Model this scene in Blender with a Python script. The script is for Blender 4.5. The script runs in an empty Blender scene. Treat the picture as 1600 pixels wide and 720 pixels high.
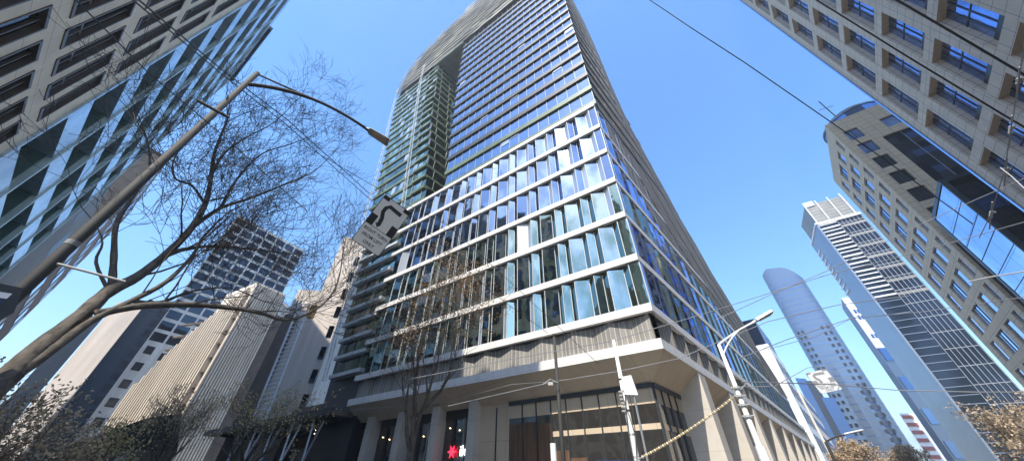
import bpy, math, random
from mathutils import Vector as V, Matrix
random.seed(7)
scene = bpy.context.scene
COL = scene.collection
R = math.radians
# ------------------------------------------------------------------ camera
F, P0, RO = 500.0, R(39.0), R(0.6)
FW = V((0, math.cos(P0), math.sin(P0))); UP0 = V((0, -math.sin(P0), math.cos(P0))); RT0 = V((1, 0, 0))
RT = RT0*math.cos(RO) + UP0*math.sin(RO); UP = -RT0*math.sin(RO) + UP0*math.cos(RO)
EYE = V((0, 0, 2.5))
cd = bpy.data.cameras.new('camera'); cam = bpy.data.objects.new('camera', cd); COL.objects.link(cam)
cd.sensor_width = 36; cd.lens = 36*F/1600; cd.clip_end = 20000; cd.clip_start = 0.05
m = Matrix((RT, UP, -FW)).transposed().to_4x4(); m.translation = EYE; cam.matrix_world = m
scene.camera = cam
# measuring: where a sight line of the photograph meets a real surface
def ray(u, v): return FW + RT*(u-800)/F - UP*(v-360)/F
def azel(u, v):
    d = ray(u, v); return math.degrees(math.atan2(d.x, d.y)), d.z/math.hypot(d.x, d.y)
def at(u, v, r):                       # point at horizontal distance r
    d = ray(u, v); return EYE + d*(r/math.hypot(d.x, d.y))
def A(a): return V((math.sin(R(a)), math.cos(R(a)), 0))
def pol(a, r): return A(a)*r

# ------------------------------------------------------------------ materials
def nt(name):
    mt = bpy.data.materials.new(name); mt.use_nodes = True
    n = mt.node_tree.nodes; return mt, n, mt.node_tree.links, n['Principled BSDF']
def c4(c): return (c[0], c[1], c[2], 1)
def mat(name, col, rough=.7, metal=0, var=.18, scale=.6, joint=None, bump=.0, col2=None, streak=False, island=0, spec=.5):
    mt, n, L, b = nt(name)
    b.inputs['Roughness'].default_value = rough; b.inputs['Metallic'].default_value = metal
    b.inputs['Specular IOR Level'].default_value = spec
    uv = n.new('ShaderNodeUVMap')
    mp = n.new('ShaderNodeMapping'); L.new(uv.outputs[0], mp.inputs[0])
    if streak: mp.inputs['Scale'].default_value = (1, .08, 1)
    no = n.new('ShaderNodeTexNoise'); no.inputs['Scale'].default_value = scale; no.inputs['Detail'].default_value = 6
    no.inputs['Roughness'].default_value = .65
    L.new(mp.outputs[0], no.inputs['Vector'])
    cr = n.new('ShaderNodeMapRange'); cr.inputs[1].default_value = .3; cr.inputs[2].default_value = .7
    L.new(no.outputs[0], cr.inputs[0])
    mx = n.new('ShaderNodeMix'); mx.data_type = 'RGBA'
    d = [max(0, x*(1-var)) for x in col]; u = [min(1, x*(1+var)) for x in (col2 or col)]
    mx.inputs[6].default_value = c4(d); mx.inputs[7].default_value = c4(u)
    L.new(cr.outputs[0], mx.inputs[0]); out = mx.outputs[2]
    if island:
        g = n.new('ShaderNodeNewGeometry'); mr = n.new('ShaderNodeMapRange')
        mr.inputs[3].default_value = 1-island; mr.inputs[4].default_value = 1+island*.6
        L.new(g.outputs['Random Per Island'], mr.inputs[0])
        m2 = n.new('ShaderNodeMix'); m2.data_type = 'RGBA'; m2.blend_type = 'MULTIPLY'; m2.inputs[0].default_value = 1
        L.new(out, m2.inputs[6]); cc = n.new('ShaderNodeCombineColor')
        for i in range(3): L.new(mr.outputs[0], cc.inputs[i])
        L.new(cc.outputs[0], m2.inputs[7]); out = m2.outputs[2]
    if joint:
        w, h, jc, ms = joint
        br = n.new('ShaderNodeTexBrick'); br.inputs['Scale'].default_value = 1; br.offset = 0
        br.inputs['Brick Width'].default_value = w; br.inputs['Row Height'].default_value = h
        br.inputs['Mortar Size'].default_value = ms; br.inputs['Mortar Smooth'].default_value = .3
        L.new(uv.outputs[0], br.inputs['Vector'])
        m3 = n.new('ShaderNodeMix'); m3.data_type = 'RGBA'
        L.new(br.outputs['Fac'], m3.inputs[0]); L.new(out, m3.inputs[6]); m3.inputs[7].default_value = c4(jc); out = m3.outputs[2]
    L.new(out, b.inputs['Base Color'])
    if bump:
        bp = n.new('ShaderNodeBump'); bp.inputs['Strength'].default_value = bump; bp.inputs['Distance'].default_value = .02
        n2 = n.new('ShaderNodeTexNoise'); n2.inputs['Scale'].default_value = 9; L.new(uv.outputs[0], n2.inputs['Vector'])
        L.new(n2.outputs[0], bp.inputs['Height']); L.new(bp.outputs[0], b.inputs['Normal'])
    return mt
def glass(name, tints, rough=.04, wave=.35, metal=1.0, wscale=.45, blotch=None):
    """coated facade glass: a tinted mirror; each pane takes one of the tints"""
    mt, n, L, b = nt(name)
    b.inputs['Roughness'].default_value = rough; b.inputs['Metallic'].default_value = metal
    b.inputs['IOR'].default_value = 1.5
    g = n.new('ShaderNodeNewGeometry'); cr = n.new('ShaderNodeValToRGB'); cr.color_ramp.interpolation = 'CONSTANT'
    e = cr.color_ramp.elements; N = len(tints)
    while len(e) < N: e.new(.5)
    for i, t in enumerate(tints): e[i].position = i/N; e[i].color = c4(t)
    L.new(g.outputs['Random Per Island'], cr.inputs[0]); out = cr.outputs[0]
    uv = n.new('ShaderNodeUVMap')
    if blotch:
        no = n.new('ShaderNodeTexNoise'); no.inputs['Scale'].default_value = blotch[0]; no.inputs['Detail'].default_value = 5
        mp = n.new('ShaderNodeMapping'); mp.inputs['Scale'].default_value = (1, .45, 1); L.new(uv.outputs[0], mp.inputs[0]); L.new(mp.outputs[0], no.inputs['Vector'])
        mr = n.new('ShaderNodeMapRange'); mr.inputs[1].default_value = .42; mr.inputs[2].default_value = .58; L.new(no.outputs[0], mr.inputs[0])
        mx = n.new('ShaderNodeMix'); mx.data_type = 'RGBA'; L.new(mr.outputs[0], mx.inputs[0])
        L.new(out, mx.inputs[6]); mx.inputs[7].default_value = c4(blotch[1]); out = mx.outputs[2]
    L.new(out, b.inputs['Base Color'])
    bp = n.new('ShaderNodeBump'); bp.inputs['Strength'].default_value = wave; bp.inputs['Distance'].default_value = .06
    n2 = n.new('ShaderNodeTexNoise'); n2.inputs['Scale'].default_value = wscale; n2.inputs['Detail'].default_value = 2
    L.new(uv.outputs[0], n2.inputs['Vector']); L.new(n2.outputs[0], bp.inputs['Height']); L.new(bp.outputs[0], b.inputs['Normal'])
    return mt
def emit(name, col, s):
    mt, n, L, b = nt(name); b.inputs['Base Color'].default_value = c4(col)
    b.inputs['Emission Color'].default_value = c4(col); b.inputs['Emission Strength'].default_value = s; return mt
M = dict(
 band=mat('white band panels', (.74,.71,.67), .45, var=.10, streak=True, scale=1.6, joint=(2.6, 9, (.45,.43,.40), .012)),
 panel=mat('grey fluted precast', (.23,.215,.19), .8, var=.35, scale=1.6, streak=True, joint=(.33, 50, (.46,.44,.41), .03), bump=.3),
 soffit=mat('beige concrete soffit', (.56,.45,.32), .7, var=.10, joint=(2.6, 2.6, (.26,.22,.17), .012)),
 fin=mat('pale precast fin', (.56,.51,.44), .6, var=.08, scale=1, joint=(9, 2.2, (.36,.32,.27), .01)),
 tan_side=mat('tan tower cladding', (.21,.18,.145), .7, var=.35, scale=.5, streak=False, joint=(30, .9, (.09,.08,.07), .11)),
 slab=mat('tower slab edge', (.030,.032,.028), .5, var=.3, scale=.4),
 slabwhite=mat('pale slab edge', (.56,.56,.54), .5, var=.15, scale=.6),
 slabg=mat('wing slab edge', (.105,.15,.08), .5, var=.4, scale=.25),
 mull=mat('light mullion', (.42,.44,.46), .5, .1, var=.1),
 mulld=mat('dark mullion', (.05,.055,.06), .4, .3, var=.1),
 gblue=glass('tower blue glass', [(.25,.35,.52),(.21,.31,.47),(.29,.39,.56),(.23,.33,.50),(.27,.37,.54)], wave=.4, blotch=(.09,(.24,.32,.44))),
 gpod=glass('podium glass', [(.21,.30,.48),(.16,.24,.38),(.26,.35,.53),(.13,.19,.30),(.32,.41,.56),(.18,.26,.42)], wave=.35, blotch=(.4,(.15,.22,.34))),
 ggreenrefl=glass('podium green reflection glass', [(.34,.43,.36),(.20,.27,.22),(.42,.50,.43),(.26,.33,.27),(.38,.45,.46),(.18,.23,.19)], wave=.5, blotch=(.6,(.20,.27,.23))),  # green dark reflections of the lower storeys are put into these tints
 gpale=glass('pale blind glass', [(.56,.60,.66),(.46,.52,.60),(.64,.67,.70)], rough=.25, wave=.2, metal=.55),
 gwing=glass('wing green glass', [(.30,.38,.27),(.38,.48,.34),(.50,.58,.44),(.18,.23,.16),(.70,.80,.62),(.32,.38,.40)], wave=.5, blotch=(.12,(.12,.18,.15))),
 crown=mat('crown glass shingles', (.085,.085,.05), .45, .0, var=.4, scale=.15, island=.6, col2=(.27,.235,.16)),
 gdark=glass('dark shop glass', [(.24,.22,.19),(.16,.15,.14),(.30,.27,.23)], wave=.4, metal=.8),
 wood=mat('timber wall inside lobby', (.13,.075,.045), .4, var=.6, scale=2.5, streak=True),
 beige=mat('beige stone', (.80,.68,.52), .75, var=.14, scale=.5, bump=.15, joint=(2.3, 1.4, (.34,.28,.22), .012)),
 beiged=mat('bronze window surround', (.13,.10,.075), .5, var=.2),
 gleft=glass('dark bronze glass', [(.30,.36,.46),(.14,.17,.21),(.44,.54,.70),(.20,.24,.28)], wave=.7, blotch=(.6,(.05,.06,.07))),
 tealw=mat('pale glazed spandrel', (.42,.55,.66), .22, .35, var=.30, scale=.35, col2=(.58,.68,.78)),
 tealf=mat('pale green fin', (.66,.78,.77), .35, .2, var=.2),
 teali=mat('teal reveal', (.12,.22,.20), .45, var=.25),
 gteal=glass('dark teal glass', [(.05,.08,.09),(.08,.12,.13),(.04,.06,.07)], wave=.6, blotch=(1.2,(.10,.13,.14))),
 stone=mat('tan stone tiles', (.62,.49,.36), .75, var=.10, scale=.9, bump=.15, joint=(1.35, .98, (.17,.145,.125), .022)),
 stonebounce=mat('tan stone with warm bounce', (.60,.43,.25), .75, var=.12, scale=.9, joint=(.6, .75, (.28,.20,.12), .012)),  # warm light reflected onto the window heads is put into this colour
 ggrid=glass('deep blue glass', [(.36,.52,.95),(.30,.46,.88),(.42,.56,.97)], wave=.6, blotch=(.55,(.16,.24,.50))),
 stone2=mat('sandy stone tiles', (.62,.47,.31), .75, var=.10, scale=.7, joint=(1.2, .93, (.25,.20,.16), .025)),
 gt2=glass('light blue glass', [(.42,.56,.86),(.36,.50,.80),(.47,.60,.88)], wave=.3),
 gt2d=glass('dark grid glass', [(.05,.06,.08),(.03,.035,.045),(.07,.08,.10),(.08,.13,.30)], wave=.4),
 gbox=glass('blue curtain glass', [(.50,.64,.92),(.44,.60,.90),(.47,.62,.90)], wave=.9, blotch=(.25,(.34,.48,.72))),
 gdk=glass('black tower glass', [(.055,.055,.06),(.03,.032,.036),(.08,.08,.085)], wave=.4, blotch=(.2,(.05,.055,.07))),
 white=mat('white painted metal', (.78,.78,.77), .45, var=.06),
 greyp=mat('pale grey cladding', (.27,.31,.37), .3, .3, var=.12, scale=.1),
 groundg=mat('brown grey louvres', (.25,.24,.22), .5, var=.25, scale=.3, joint=(40, 1.2, (.10,.10,.10), .1)),
 ground=glass('hazy blue glass', [(.17,.21,.27),(.15,.19,.25),(.20,.24,.30)], rough=.16, wave=.4, metal=.7),
 gmid=glass('mid blue glass', [(.14,.22,.40),(.12,.19,.36),(.17,.26,.44)], rough=.1, wave=.4),
 conc=mat('pale concrete', (.72,.62,.50), .85, var=.35, scale=.5, streak=True),
 concw=mat('white concrete', (.74,.67,.58), .85, var=.28, scale=.35, streak=True),
 pink=mat('rendered pale wall', (.66,.58,.51), .85, var=.22, scale=.4, streak=True),
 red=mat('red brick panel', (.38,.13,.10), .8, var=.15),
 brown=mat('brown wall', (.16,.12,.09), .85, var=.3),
 greyw=mat('grey wall', (.24,.235,.22), .8, var=.15, scale=.2),
 asphalt=mat('asphalt', (.05,.05,.052), .9, var=.25, scale=3, bump=.4),
 paving=mat('pale stone paving', (.34,.32,.29), .8, var=.2, joint=(.9,.6,(.06,.06,.06),.01)),
 kerb=mat('kerb stone', (.18,.18,.18), .8),
 paint=mat('road paint', (.75,.75,.73), .6, var=.1),
 galv=mat('galvanised steel', (.42,.43,.44), .45, .6, var=.15, scale=2),
 poleg=mat('grey painted pole', (.04,.037,.033), .75, .0, var=.12, scale=2),
 polew=mat('cream painted pole', (.72,.71,.68), .5, var=.10, scale=2),
 wire=mat('black wire', (.02,.02,.022), .5),
 wireg=mat('weathered cable', (.30,.30,.30), .5, .4),
 lens=mat('lamp lens', (.34,.27,.20), .25, var=.1),
 porc=mat('porcelain', (.42,.41,.39), .25, var=.1),
 rope=mat('tan rope', (.50,.36,.17), .8, var=.2), rope2=mat('cream rope', (.75,.68,.52), .8, var=.1),
 signw=mat('sign white', (.80,.76,.70), .5, var=.05), signb=mat('sign black', (.02,.02,.02), .5),
 signww=mat('sign bright white', (.85,.85,.85), .5, var=.03), signwash=mat('sign overexposed print', (.33,.32,.32), .5),
 blue=mat('sign blue', (.03,.08,.45), .5),
 bark=mat('plane tree bark', (.04,.033,.026), .9, var=.5, scale=2.5, col2=(.12,.10,.08), bump=.6),
 twig=mat('twig bark', (.06,.047,.038), .9, var=.3), twigp=mat('pale twig bark', (.14,.115,.09), .9, var=.3),
 leafb=mat('dry brown leaves', (.64,.50,.34), .8, var=.4, island=.5), leafy=mat('yellow green leaves', (.58,.49,.25), .8, var=.4, island=.5),
 leafo=mat('brown buds', (.34,.20,.09), .8, var=.4, island=.5),
 lit=emit('warm downlight', (1,.72,.4), 6), redl=emit('red neon', (1,.02,.05), 1.6), whl=emit('white neon', (.75,1,.95), 1.2),
 orange=mat('orange hoist', (.65,.30,.05), .6),
)
for k_ in ('leafb', 'leafy', 'leafo'):
    n_ = M[k_].node_tree.nodes; L_ = M[k_].node_tree.links; pb_ = n_['Principled BSDF']; tr_ = n_.new('ShaderNodeBsdfTranslucent'); ms_ = n_.new('ShaderNodeMixShader')
    ms_.inputs[0].default_value = .4; L_.new(pb_.inputs['Base Color'].links[0].from_socket, tr_.inputs['Color'])
    L_.new(pb_.outputs[0], ms_.inputs[1]); L_.new(tr_.outputs[0], ms_.inputs[2]); L_.new(ms_.outputs[0], n_['Material Output'].inputs['Surface'])
# ------------------------------------------------------------------ mesh builder
class MB:
    def __init__(s): s.v = []; s.f = []; s.mi = []; s.mats = []; s.cur = 0
    def m(s, name):
        if name not in s.mats: s.mats.append(name)
        s.cur = s.mats.index(name); return s
    def poly(s, pts):
        b = len(s.v); s.v += [V(p) for p in pts]; s.f.append(tuple(range(b, b+len(pts)))); s.mi.append(s.cur)
    def hexa(s, p):                     # p: 4 bottom + 4 top
        b = len(s.v); s.v += [V(q) for q in p]
        for f in ((3,2,1,0),(4,5,6,7),(0,1,5,4),(1,2,6,5),(2,3,7,6),(3,0,4,7)):
            s.f.append(tuple(b+i for i in f)); s.mi.append(s.cur)
    def prism(s, xy, z0, z1):
        n = len(xy); b = len(s.v)
        s.v += [V((p[0], p[1], z0)) for p in xy] + [V((p[0], p[1], z1)) for p in xy]
        s.f.append(tuple(b+i for i in reversed(range(n)))); s.f.append(tuple(b+n+i for i in range(n))); s.mi += [s.cur]*2
        for i in range(n): j = (i+1) % n; s.f.append((b+i, b+j, b+n+j, b+n+i)); s.mi.append(s.cur)
    def tube(s, pts, rad, n=8, cap=True):
        pts = [V(p) for p in pts]; k = len(pts)
        if not hasattr(rad, '__len__'): rad = [rad]*k
        b = len(s.v); up = V((.31, .17, .93))
        for i, p in enumerate(pts):
            t = (pts[min(i+1, k-1)]-pts[max(i-1, 0)])
            if t.length < 1e-9: t = V((0,0,1))
            t.normalize(); a = t.cross(up)
            if a.length < .15: a = t.cross(V((1, 0, 0)))
            a.normalize(); c = t.cross(a)
            for j in range(n):
                w = 2*math.pi*j/n; s.v.append(p + (a*math.cos(w)+c*math.sin(w))*rad[i])
        for i in range(k-1):
            for j in range(n):
                q = (j+1) % n; s.f.append((b+i*n+j, b+i*n+q, b+(i+1)*n+q, b+(i+1)*n+j)); s.mi.append(s.cur)
        if cap:
            s.f.append(tuple(b+j for j in reversed(range(n)))); s.f.append(tuple(b+(k-1)*n+j for j in range(n))); s.mi += [s.cur]*2
    def build(s, name, parent=None, smooth=False, mats=None, **tags):
        me = bpy.data.meshes.new(name); org = V((0,0,0))
        if parent is None and s.v:
            lo = min(p.z for p in s.v); sel = [p for p in s.v if p.z < lo+.5]
            org = V((sum(p.x for p in sel)/len(sel), sum(p.y for p in sel)/len(sel), lo))
        elif parent is not None:
            q = parent
            while q is not None: org = org + q.location; q = q.parent
        me.from_pydata([p-org for p in s.v], [], s.f)
        for mm in (s.mats or ['white']): me.materials.append(M[mm])
        me.polygons.foreach_set('material_index', s.mi)
        uvl = me.uv_layers.new(name='UVMap'); ud = [0.0]*(2*len(me.loops))
        for p in me.polygons:
            nn = p.normal
            if abs(nn.z) < .75:
                l = math.hypot(nn.x, nn.y) or 1; tx, ty = -nn.y/l, nn.x/l
                for li in p.loop_indices:
                    q = me.vertices[me.loops[li].vertex_index].co+org; ud[2*li] = q.x*tx+q.y*ty; ud[2*li+1] = q.z
            else:
                for li in p.loop_indices:
                    q = me.vertices[me.loops[li].vertex_index].co+org; ud[2*li] = q.x*.67+q.y*.742; ud[2*li+1] = q.x*.742-q.y*.67
        uvl.data.foreach_set('uv', ud)
        if smooth: me.polygons.foreach_set('use_smooth', [True]*len(me.polygons))
        o = bpy.data.objects.new(name, me); COL.objects.link(o)
        if parent is None: o.location = org
        else: o.parent = parent
        for k, val in tags.items(): o[k] = val
        return o
def empty(name, loc, label, cat, group=None):
    o = bpy.data.objects.new(name, None); COL.objects.link(o); o.location = V(loc); o.empty_display_size = .5
    o['label'] = label; o['category'] = cat
    if group: o['group'] = group
    return o
class Fr:
    """facade frame: u along the wall, z height, d outwards; k scales a measured facade about the eye"""
    def __init__(s, P, u, n, k=1.0): s.P = V((P.x, P.y, 0))*k; s.u = u.normalized(); s.n = n.normalized(); s.k = k
    def p(s, a, z, d=0): q = s.P + s.u*(a*s.k) + s.n*d; q.z = 2.5+(z-2.5)*s.k; return q
    def box(s, mb, a0, a1, z0, z1, d0, d1, a0t=None, a1t=None):
        a0t = a0 if a0t is None else a0t; a1t = a1 if a1t is None else a1t
        mb.hexa([s.p(a0,z0,d0), s.p(a1,z0,d0), s.p(a1,z0,d1), s.p(a0,z0,d1), s.p(a0t,z1,d0), s.p(a1t,z1,d0), s.p(a1t,z1,d1), s.p(a0t,z1,d1)])
    def quad(s, mb, a0, a1, z0, z1, d): mb.poly([s.p(a0,z0,d), s.p(a1,z0,d), s.p(a1,z1,d), s.p(a0,z1,d)])
def lerpt(tab, z):
    if z <= tab[0][0]: return tab[0][1]
    for (a, x), (b, y) in zip(tab, tab[1:]):
        if z <= b: return x+(y-x)*(z-a)/(b-a)
    return tab[-1][1]
def edgeframe(p, q, centre):
    u = (q-p); u.z = 0; u.normalize(); n = V((u.y, -u.x, 0))
    if n.dot(p-centre) < 0: n = -n
    return Fr(p, u, n), (V((q.x,q.y,0))-V((p.x,p.y,0))).length
SD = A(42.4); LD = A(-54.9); NS = V((SD.y, -SD.x, 0)); NF = V((LD.y, -LD.x, 0))   # NF points away from camera
C = A(25.4)*20.3
FRONT = Fr(C, LD, -NF); SIDE = Fr(C, SD, NS)
det = NF.x*NS.y-NF.y*NS.x
def off(df, ds):                      # plan point at distance df outside the front plane, ds outside the side plane
    a, b = -df, ds                    # x.NF = a ; x.NS = b
    return V((C.x+(a*NS.y-NF.y*b)/det, C.y+(NF.x*b-a*NS.x)/det, 0))

# ------------------------------------------------------------------ sky and sun
SAZ, SEL = 207.0, 53.0
w = bpy.data.worlds.new('World'); scene.world = w; w.use_nodes = True
n = w.node_tree.nodes; L = w.node_tree.links
st = n.new('ShaderNodeTexSky'); st.sky_type = 'NISHITA'; st.sun_disc = False
st.sun_elevation = R(SEL); st.sun_rotation = R(SAZ); st.altitude = 0; st.air_density = 1.15; st.dust_density = .55; st.ozone_density = 2.2
hs = n.new('ShaderNodeHueSaturation'); hs.inputs['Saturation'].default_value = 1.26; hs.inputs['Value'].default_value = .97
L.new(st.outputs[0], hs.inputs['Color']); L.new(hs.outputs[0], n['Background'].inputs[0]); n['Background'].inputs[1].default_value = .15
sd = bpy.data.lights.new('sun', 'SUN'); sd.energy = 3.1; sd.angle = R(.5); sd.color = (1, .94, .83)
so = bpy.data.objects.new('sun', sd); COL.objects.link(so)
tosun = V((math.sin(R(SAZ))*math.cos(R(SEL)), math.cos(R(SAZ))*math.cos(R(SEL)), math.sin(R(SEL))))
so.rotation_euler = tosun.to_track_quat('Z', 'Y').to_euler(); so.location = (0, 0, 200)
vs = scene.view_settings; vs.view_transform = 'Standard'; vs.look = 'None'; vs.gamma = 1; vs.exposure = 1.36

# ------------------------------------------------------------------ ground, roads
def struct(mb, name): return mb.build(name, kind='structure')
g = MB().m('asphalt'); g.poly([(-1500,-1500,-.02),(1500,-1500,-.02),(1500,1500,-.02),(-1500,1500,-.02)]); struct(g, 'ground')
def strip(mb, P, u, a0, a1, nn, b0, b1, z0, z1):
    q = [P+u*a0+nn*b0, P+u*a1+nn*b0, P+u*a1+nn*b1, P+u*a0+nn*b1]; mb.prism([(x.x, x.y) for x in q], z0, z1)
O0 = V((0,0,0))
g = MB().m('paving'); pc = off(3.6, 3.6)
a = pc; b = pc+LD*400; c = pc+SD*400; d = pc+LD*400+SD*400
g.prism([(x.x, x.y) for x in (a, b, d, c)], -.01, .13)
struct(g, 'footpath')
g = MB().m('paving'); strip(g, NF*-3.2, LD, -0, 300, NF, 0, -40, -.012, .13); struct(g, 'pavement')
g = MB().m('paving'); strip(g, NS*15.5, SD, -60, 300, NS, 0, 40, -.014, .13); struct(g, 'pavement')
g = MB().m('paint')
for i in range(40): strip(g, NS*5, SD, 14+i*6, 17+i*6, NS, 0, .12, -.019, -.015); strip(g, NF*6, LD, 8+i*6, 11+i*6, NF, 0, .12, -.019, -.015)
struct(g, 'road')

# ================================================================== MAIN TOWER
T = empty('office_tower', C, 'tall glass office tower with white banded podium and zigzag windows in the centre', 'office tower')
ZB = [11.7, 15.45, 19.45, 23.4, 27.4, 31.4, 35.45]
SIDEOUT = [(0,86),(8,70),(11.7,66.7),(20,57),(21.2,49.2),(28,39.7),(29.4,34.9),(37.6,22.5),(53,13.1),(68,9.6),(87.7,6.4),(105,5),(123,4)]
def so_(z): return lerpt(SIDEOUT, z)
def zo_(s_):                                    # height of the outline at side distance s_
    for (z, a), (z2, b) in zip(SIDEOUT, SIDEOUT[1:]):
        if a >= s_ >= b: return z+(z2-z)*(a-s_)/max(1e-6, a-b)
    return 0 if s_ > 80 else 123
# white floor bands wrapping the corner
def ell(mb, z0, z1, o, sl, fl=30.5, inn=-1.6):
    q = [off(o, o), off(o, o)+LD*(fl+.1), off(inn, o)+LD*(fl+.1), off(inn, inn), off(inn, o)*0+off(inn, inn)+SD*(sl), off(o, o)+SD*(sl)]
    mb.prism([(x.x, x.y) for x in q], z0, z1)
for i, z in enumerate(ZB):
    b = MB().m('band'); ell(b, z-.52, z+.0, 0, so_(z)-1.0, 30.5 if z < 35 else 30.5); b.build('floor_band', T)
b = MB().m('band'); ell(b, 8.85, 9.45, 0, 70, 30.5); b.build('floor_band', T)
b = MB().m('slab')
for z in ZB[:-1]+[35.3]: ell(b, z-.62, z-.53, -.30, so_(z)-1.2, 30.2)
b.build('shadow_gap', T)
# fluted zigzag storey
def zig(mb, fr, s0, s1, z0, z1, dmin, dmax, half=1.3):
    k = int((s1-s0)/half); pts = [(s0+i*half, dmax if i % 2 == 0 else dmin) for i in range(k+1)]
    for (a, da), (c_, dc) in zip(pts, pts[1:]): mb.poly([fr.p(a,z0,da), fr.p(c_,z0,dc), fr.p(c_,z1,dc), fr.p(a,z1,da)])
b = MB().m('panel'); zig(b, FRONT, .35, 30.3, 9.4, 11.2, -.52, -.26)
b.poly([FRONT.p(.35,9.4,-.62), FRONT.p(.35,11.2,-.62), SIDE.p(.35,11.2,-.5), SIDE.p(.35,9.4,-.5)])
b.build('fluted_panel', T)
b = MB().m('panel'); zig(b, SIDE, .35, 68, 9.4, 11.2, -.5, -.08); b.build('fluted_panel', T)
# zigzag window bays
def bay(fr, s0, z0, z1, kind, first=False):
    b = MB(); dn_, dx_ = (-.40, -.14) if fr is FRONT else (-.20, -.03); P_ = [(0,dx_),(.48,dn_),(1.55,dx_),(2.05,dn_),(2.6,dx_)]
    gl = 'gpod' if kind in ('up', 'sideup') else 'ggreenrefl'
    for i, ((a, da), (c_, dc)) in enumerate(zip(P_, P_[1:])):
        mm = gl
        if kind == 'up' and i == 0: mm = 'gpale'
        if kind == 'up' and i == 2 and random.random() < .15: mm = 'gpale'
        if kind == 'low' and i == 0 and random.random() < .3: mm = 'gpale'
        if kind in ('up', 'low') and i == 1 and random.random() < .03: mm = 'gpale'
        if kind == 'sideup': mm = 'ggrid' if i in (1, 2, 3) else 'slabg'
        if kind == 'sidelow' and i in (0, 2): mm = 'mulld' if random.random() < .35 else 'gpod'
        if kind == 'sidelow' and i in (1, 3) and random.random() < .35: mm = 'ggrid'
        b.m(mm).poly([fr.p(s0+a,z0,da), fr.p(s0+c_,z0,dc), fr.p(s0+c_,z1,dc), fr.p(s0+a,z1,da)])
        b.m('slabwhite' if kind in ('up', 'low') else 'mulld'); fr.box(b, s0+a-.025, s0+a+.025, z0, z1, da-.04, da+.03)
    return b
stuff = MB(); nside = 0
def merge(dst, src):
    o = len(dst.v); dst.v += src.v
    for f, mi in zip(src.f, src.mi): dst.m(src.mats[mi]); dst.f.append(tuple(o+i for i in f)); dst.mi.append(dst.cur)
for i in range(6):
    z0, z1 = ZB[i]-.01, ZB[i+1]-.61
    for j in range(11):
        bb = bay(FRONT, .75+j*2.6, z0, z1, 'up' if i >= 3 else 'low'); bb.build('window_bay', T)
    bb = MB().m('ggreenrefl'); 
    for fr_ in (FRONT, SIDE): bb.m('ggreenrefl' if fr_ is FRONT else 'gpod').poly([fr_.p(-.0,z0,-.45), fr_.p(.75,z0,-.42), fr_.p(.75,z1,-.42), fr_.p(-.0,z1,-.45)])
    qf = off(-.18, -.05)
    bb = MB(); bb.m('ggreenrefl' if i < 3 else 'gpod').poly([(qf.x,qf.y,z0), FRONT.p(.75,z0,-.16), FRONT.p(.75,z1,-.16), (qf.x,qf.y,z1)])
    bb.m('gpod').poly([(qf.x,qf.y,z0), SIDE.p(.75,z0,-.03), SIDE.p(.75,z1,-.03), (qf.x,qf.y,z1)])
    bb.m('mull').tube([(qf.x,qf.y,z0),(qf.x,qf.y,z1)], .05, 4); bb.build('corner_window', T)
    zm = z1+.3; js = 0
    while .75+(js+1)*2.6 < so_(zm)-.3:
        bb = bay(SIDE, .75+js*2.6, z0, z1, 'sideup' if (i >= 3 or (i == 2 and 1 < js < 4)) else 'sidelow')
        if js < 5: bb.build('window_bay', T)
        else: merge(stuff, bb)
        js += 1
stuff.build('side_glazing', T, kind='stuff')
# core behind the podium
b = MB().m('mulld'); q = [off(-1.15,-1.15), off(-1.15,-1.15)+LD*29.0, off(-1.15,-1.15)+LD*29.0+SD*20, off(-1.15,-1.15)+SD*24]
b.prism([(x.x,x.y) for x in q], 8.9, 35.2); 
for z0, z1 in ((8.9,12),(12,15.6),(15.6,20),(20,24),(24,27)):
    e = so_(z1)-1.5; SIDE.box(b, 23.9, max(25, e), z0, z1, -12, -1.15)
b.build('core', T)
# upper tower, front face
SB = [(35,22.6),(36.5,23.0),(66.7,25.4),(92,26.5)]
SW = [(35.5,26.8),(40.3,28.0),(50,29.7),(61.3,31.7),(92.7,36.15),(93,36.2)]
SLF = [(10,36.0),(13,36.3),(17.7,37.2),(22.3,37.9),(30.4,39.6),(41,42.3),(60,45.6),(80,50.2),(102.5,54.6),(106,54.2),(111.4,52.9),(115,50.8),(117.6,48.4),(120.8,40.5),(122.3,31.5),(122.6,30)]
zz = 35.5; pitch = 3.3; b = None
nfl = 17
for i in range(nfl):
    z0 = 35.55+i*pitch; z1 = z0+pitch; sb = lerpt(SB, z0); sbt = lerpt(SB, z1)
    if z1 > 92.2: z1 = 92.0
    b = MB().m('slab' if i > 1 else 'slabg'); FRONT.box(b, -.28, sb, z0-.15, z0+.66, -1.2, -.20, -.28, lerpt(SB, z0+.62))
    b.m('slabg'); FRONT.box(b, -.28, sb, z0+.66, z0+.74, -1.2, -.30)
    b.m('tan_side'); SIDE.box(b, .3, so_(z0)-.4, z0+.0, z0+.55, -.5, .12)
    b.build('spandrel', T)
    b = MB(); x = -.15; 
    while x < sb-.1:
        x2 = min(x+1.45, sb); b.m('gblue').poly([FRONT.p(x,z0+.7,-.44), FRONT.p(x2,z0+.7,-.44), FRONT.p(x2,z1+.02,-.41), FRONT.p(x,z1+.02,-.41)])
        if random.random() < .035: b.m('gpale'); FRONT.quad(b, x+.1, x2-.1, z1-.2-random.random()*1.3, z1-.05, -.37)
        b.m('mull'); FRONT.box(b, x-.022, x+.022, z0+.7, z1, -.6, -.385); x = x2
    b.build('ribbon_window', T)
b = MB().m('mulld'); FRONT.box(b, 0, 22, 35, 92, -8, -.75, 0, 26); b.build('core', T)
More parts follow.
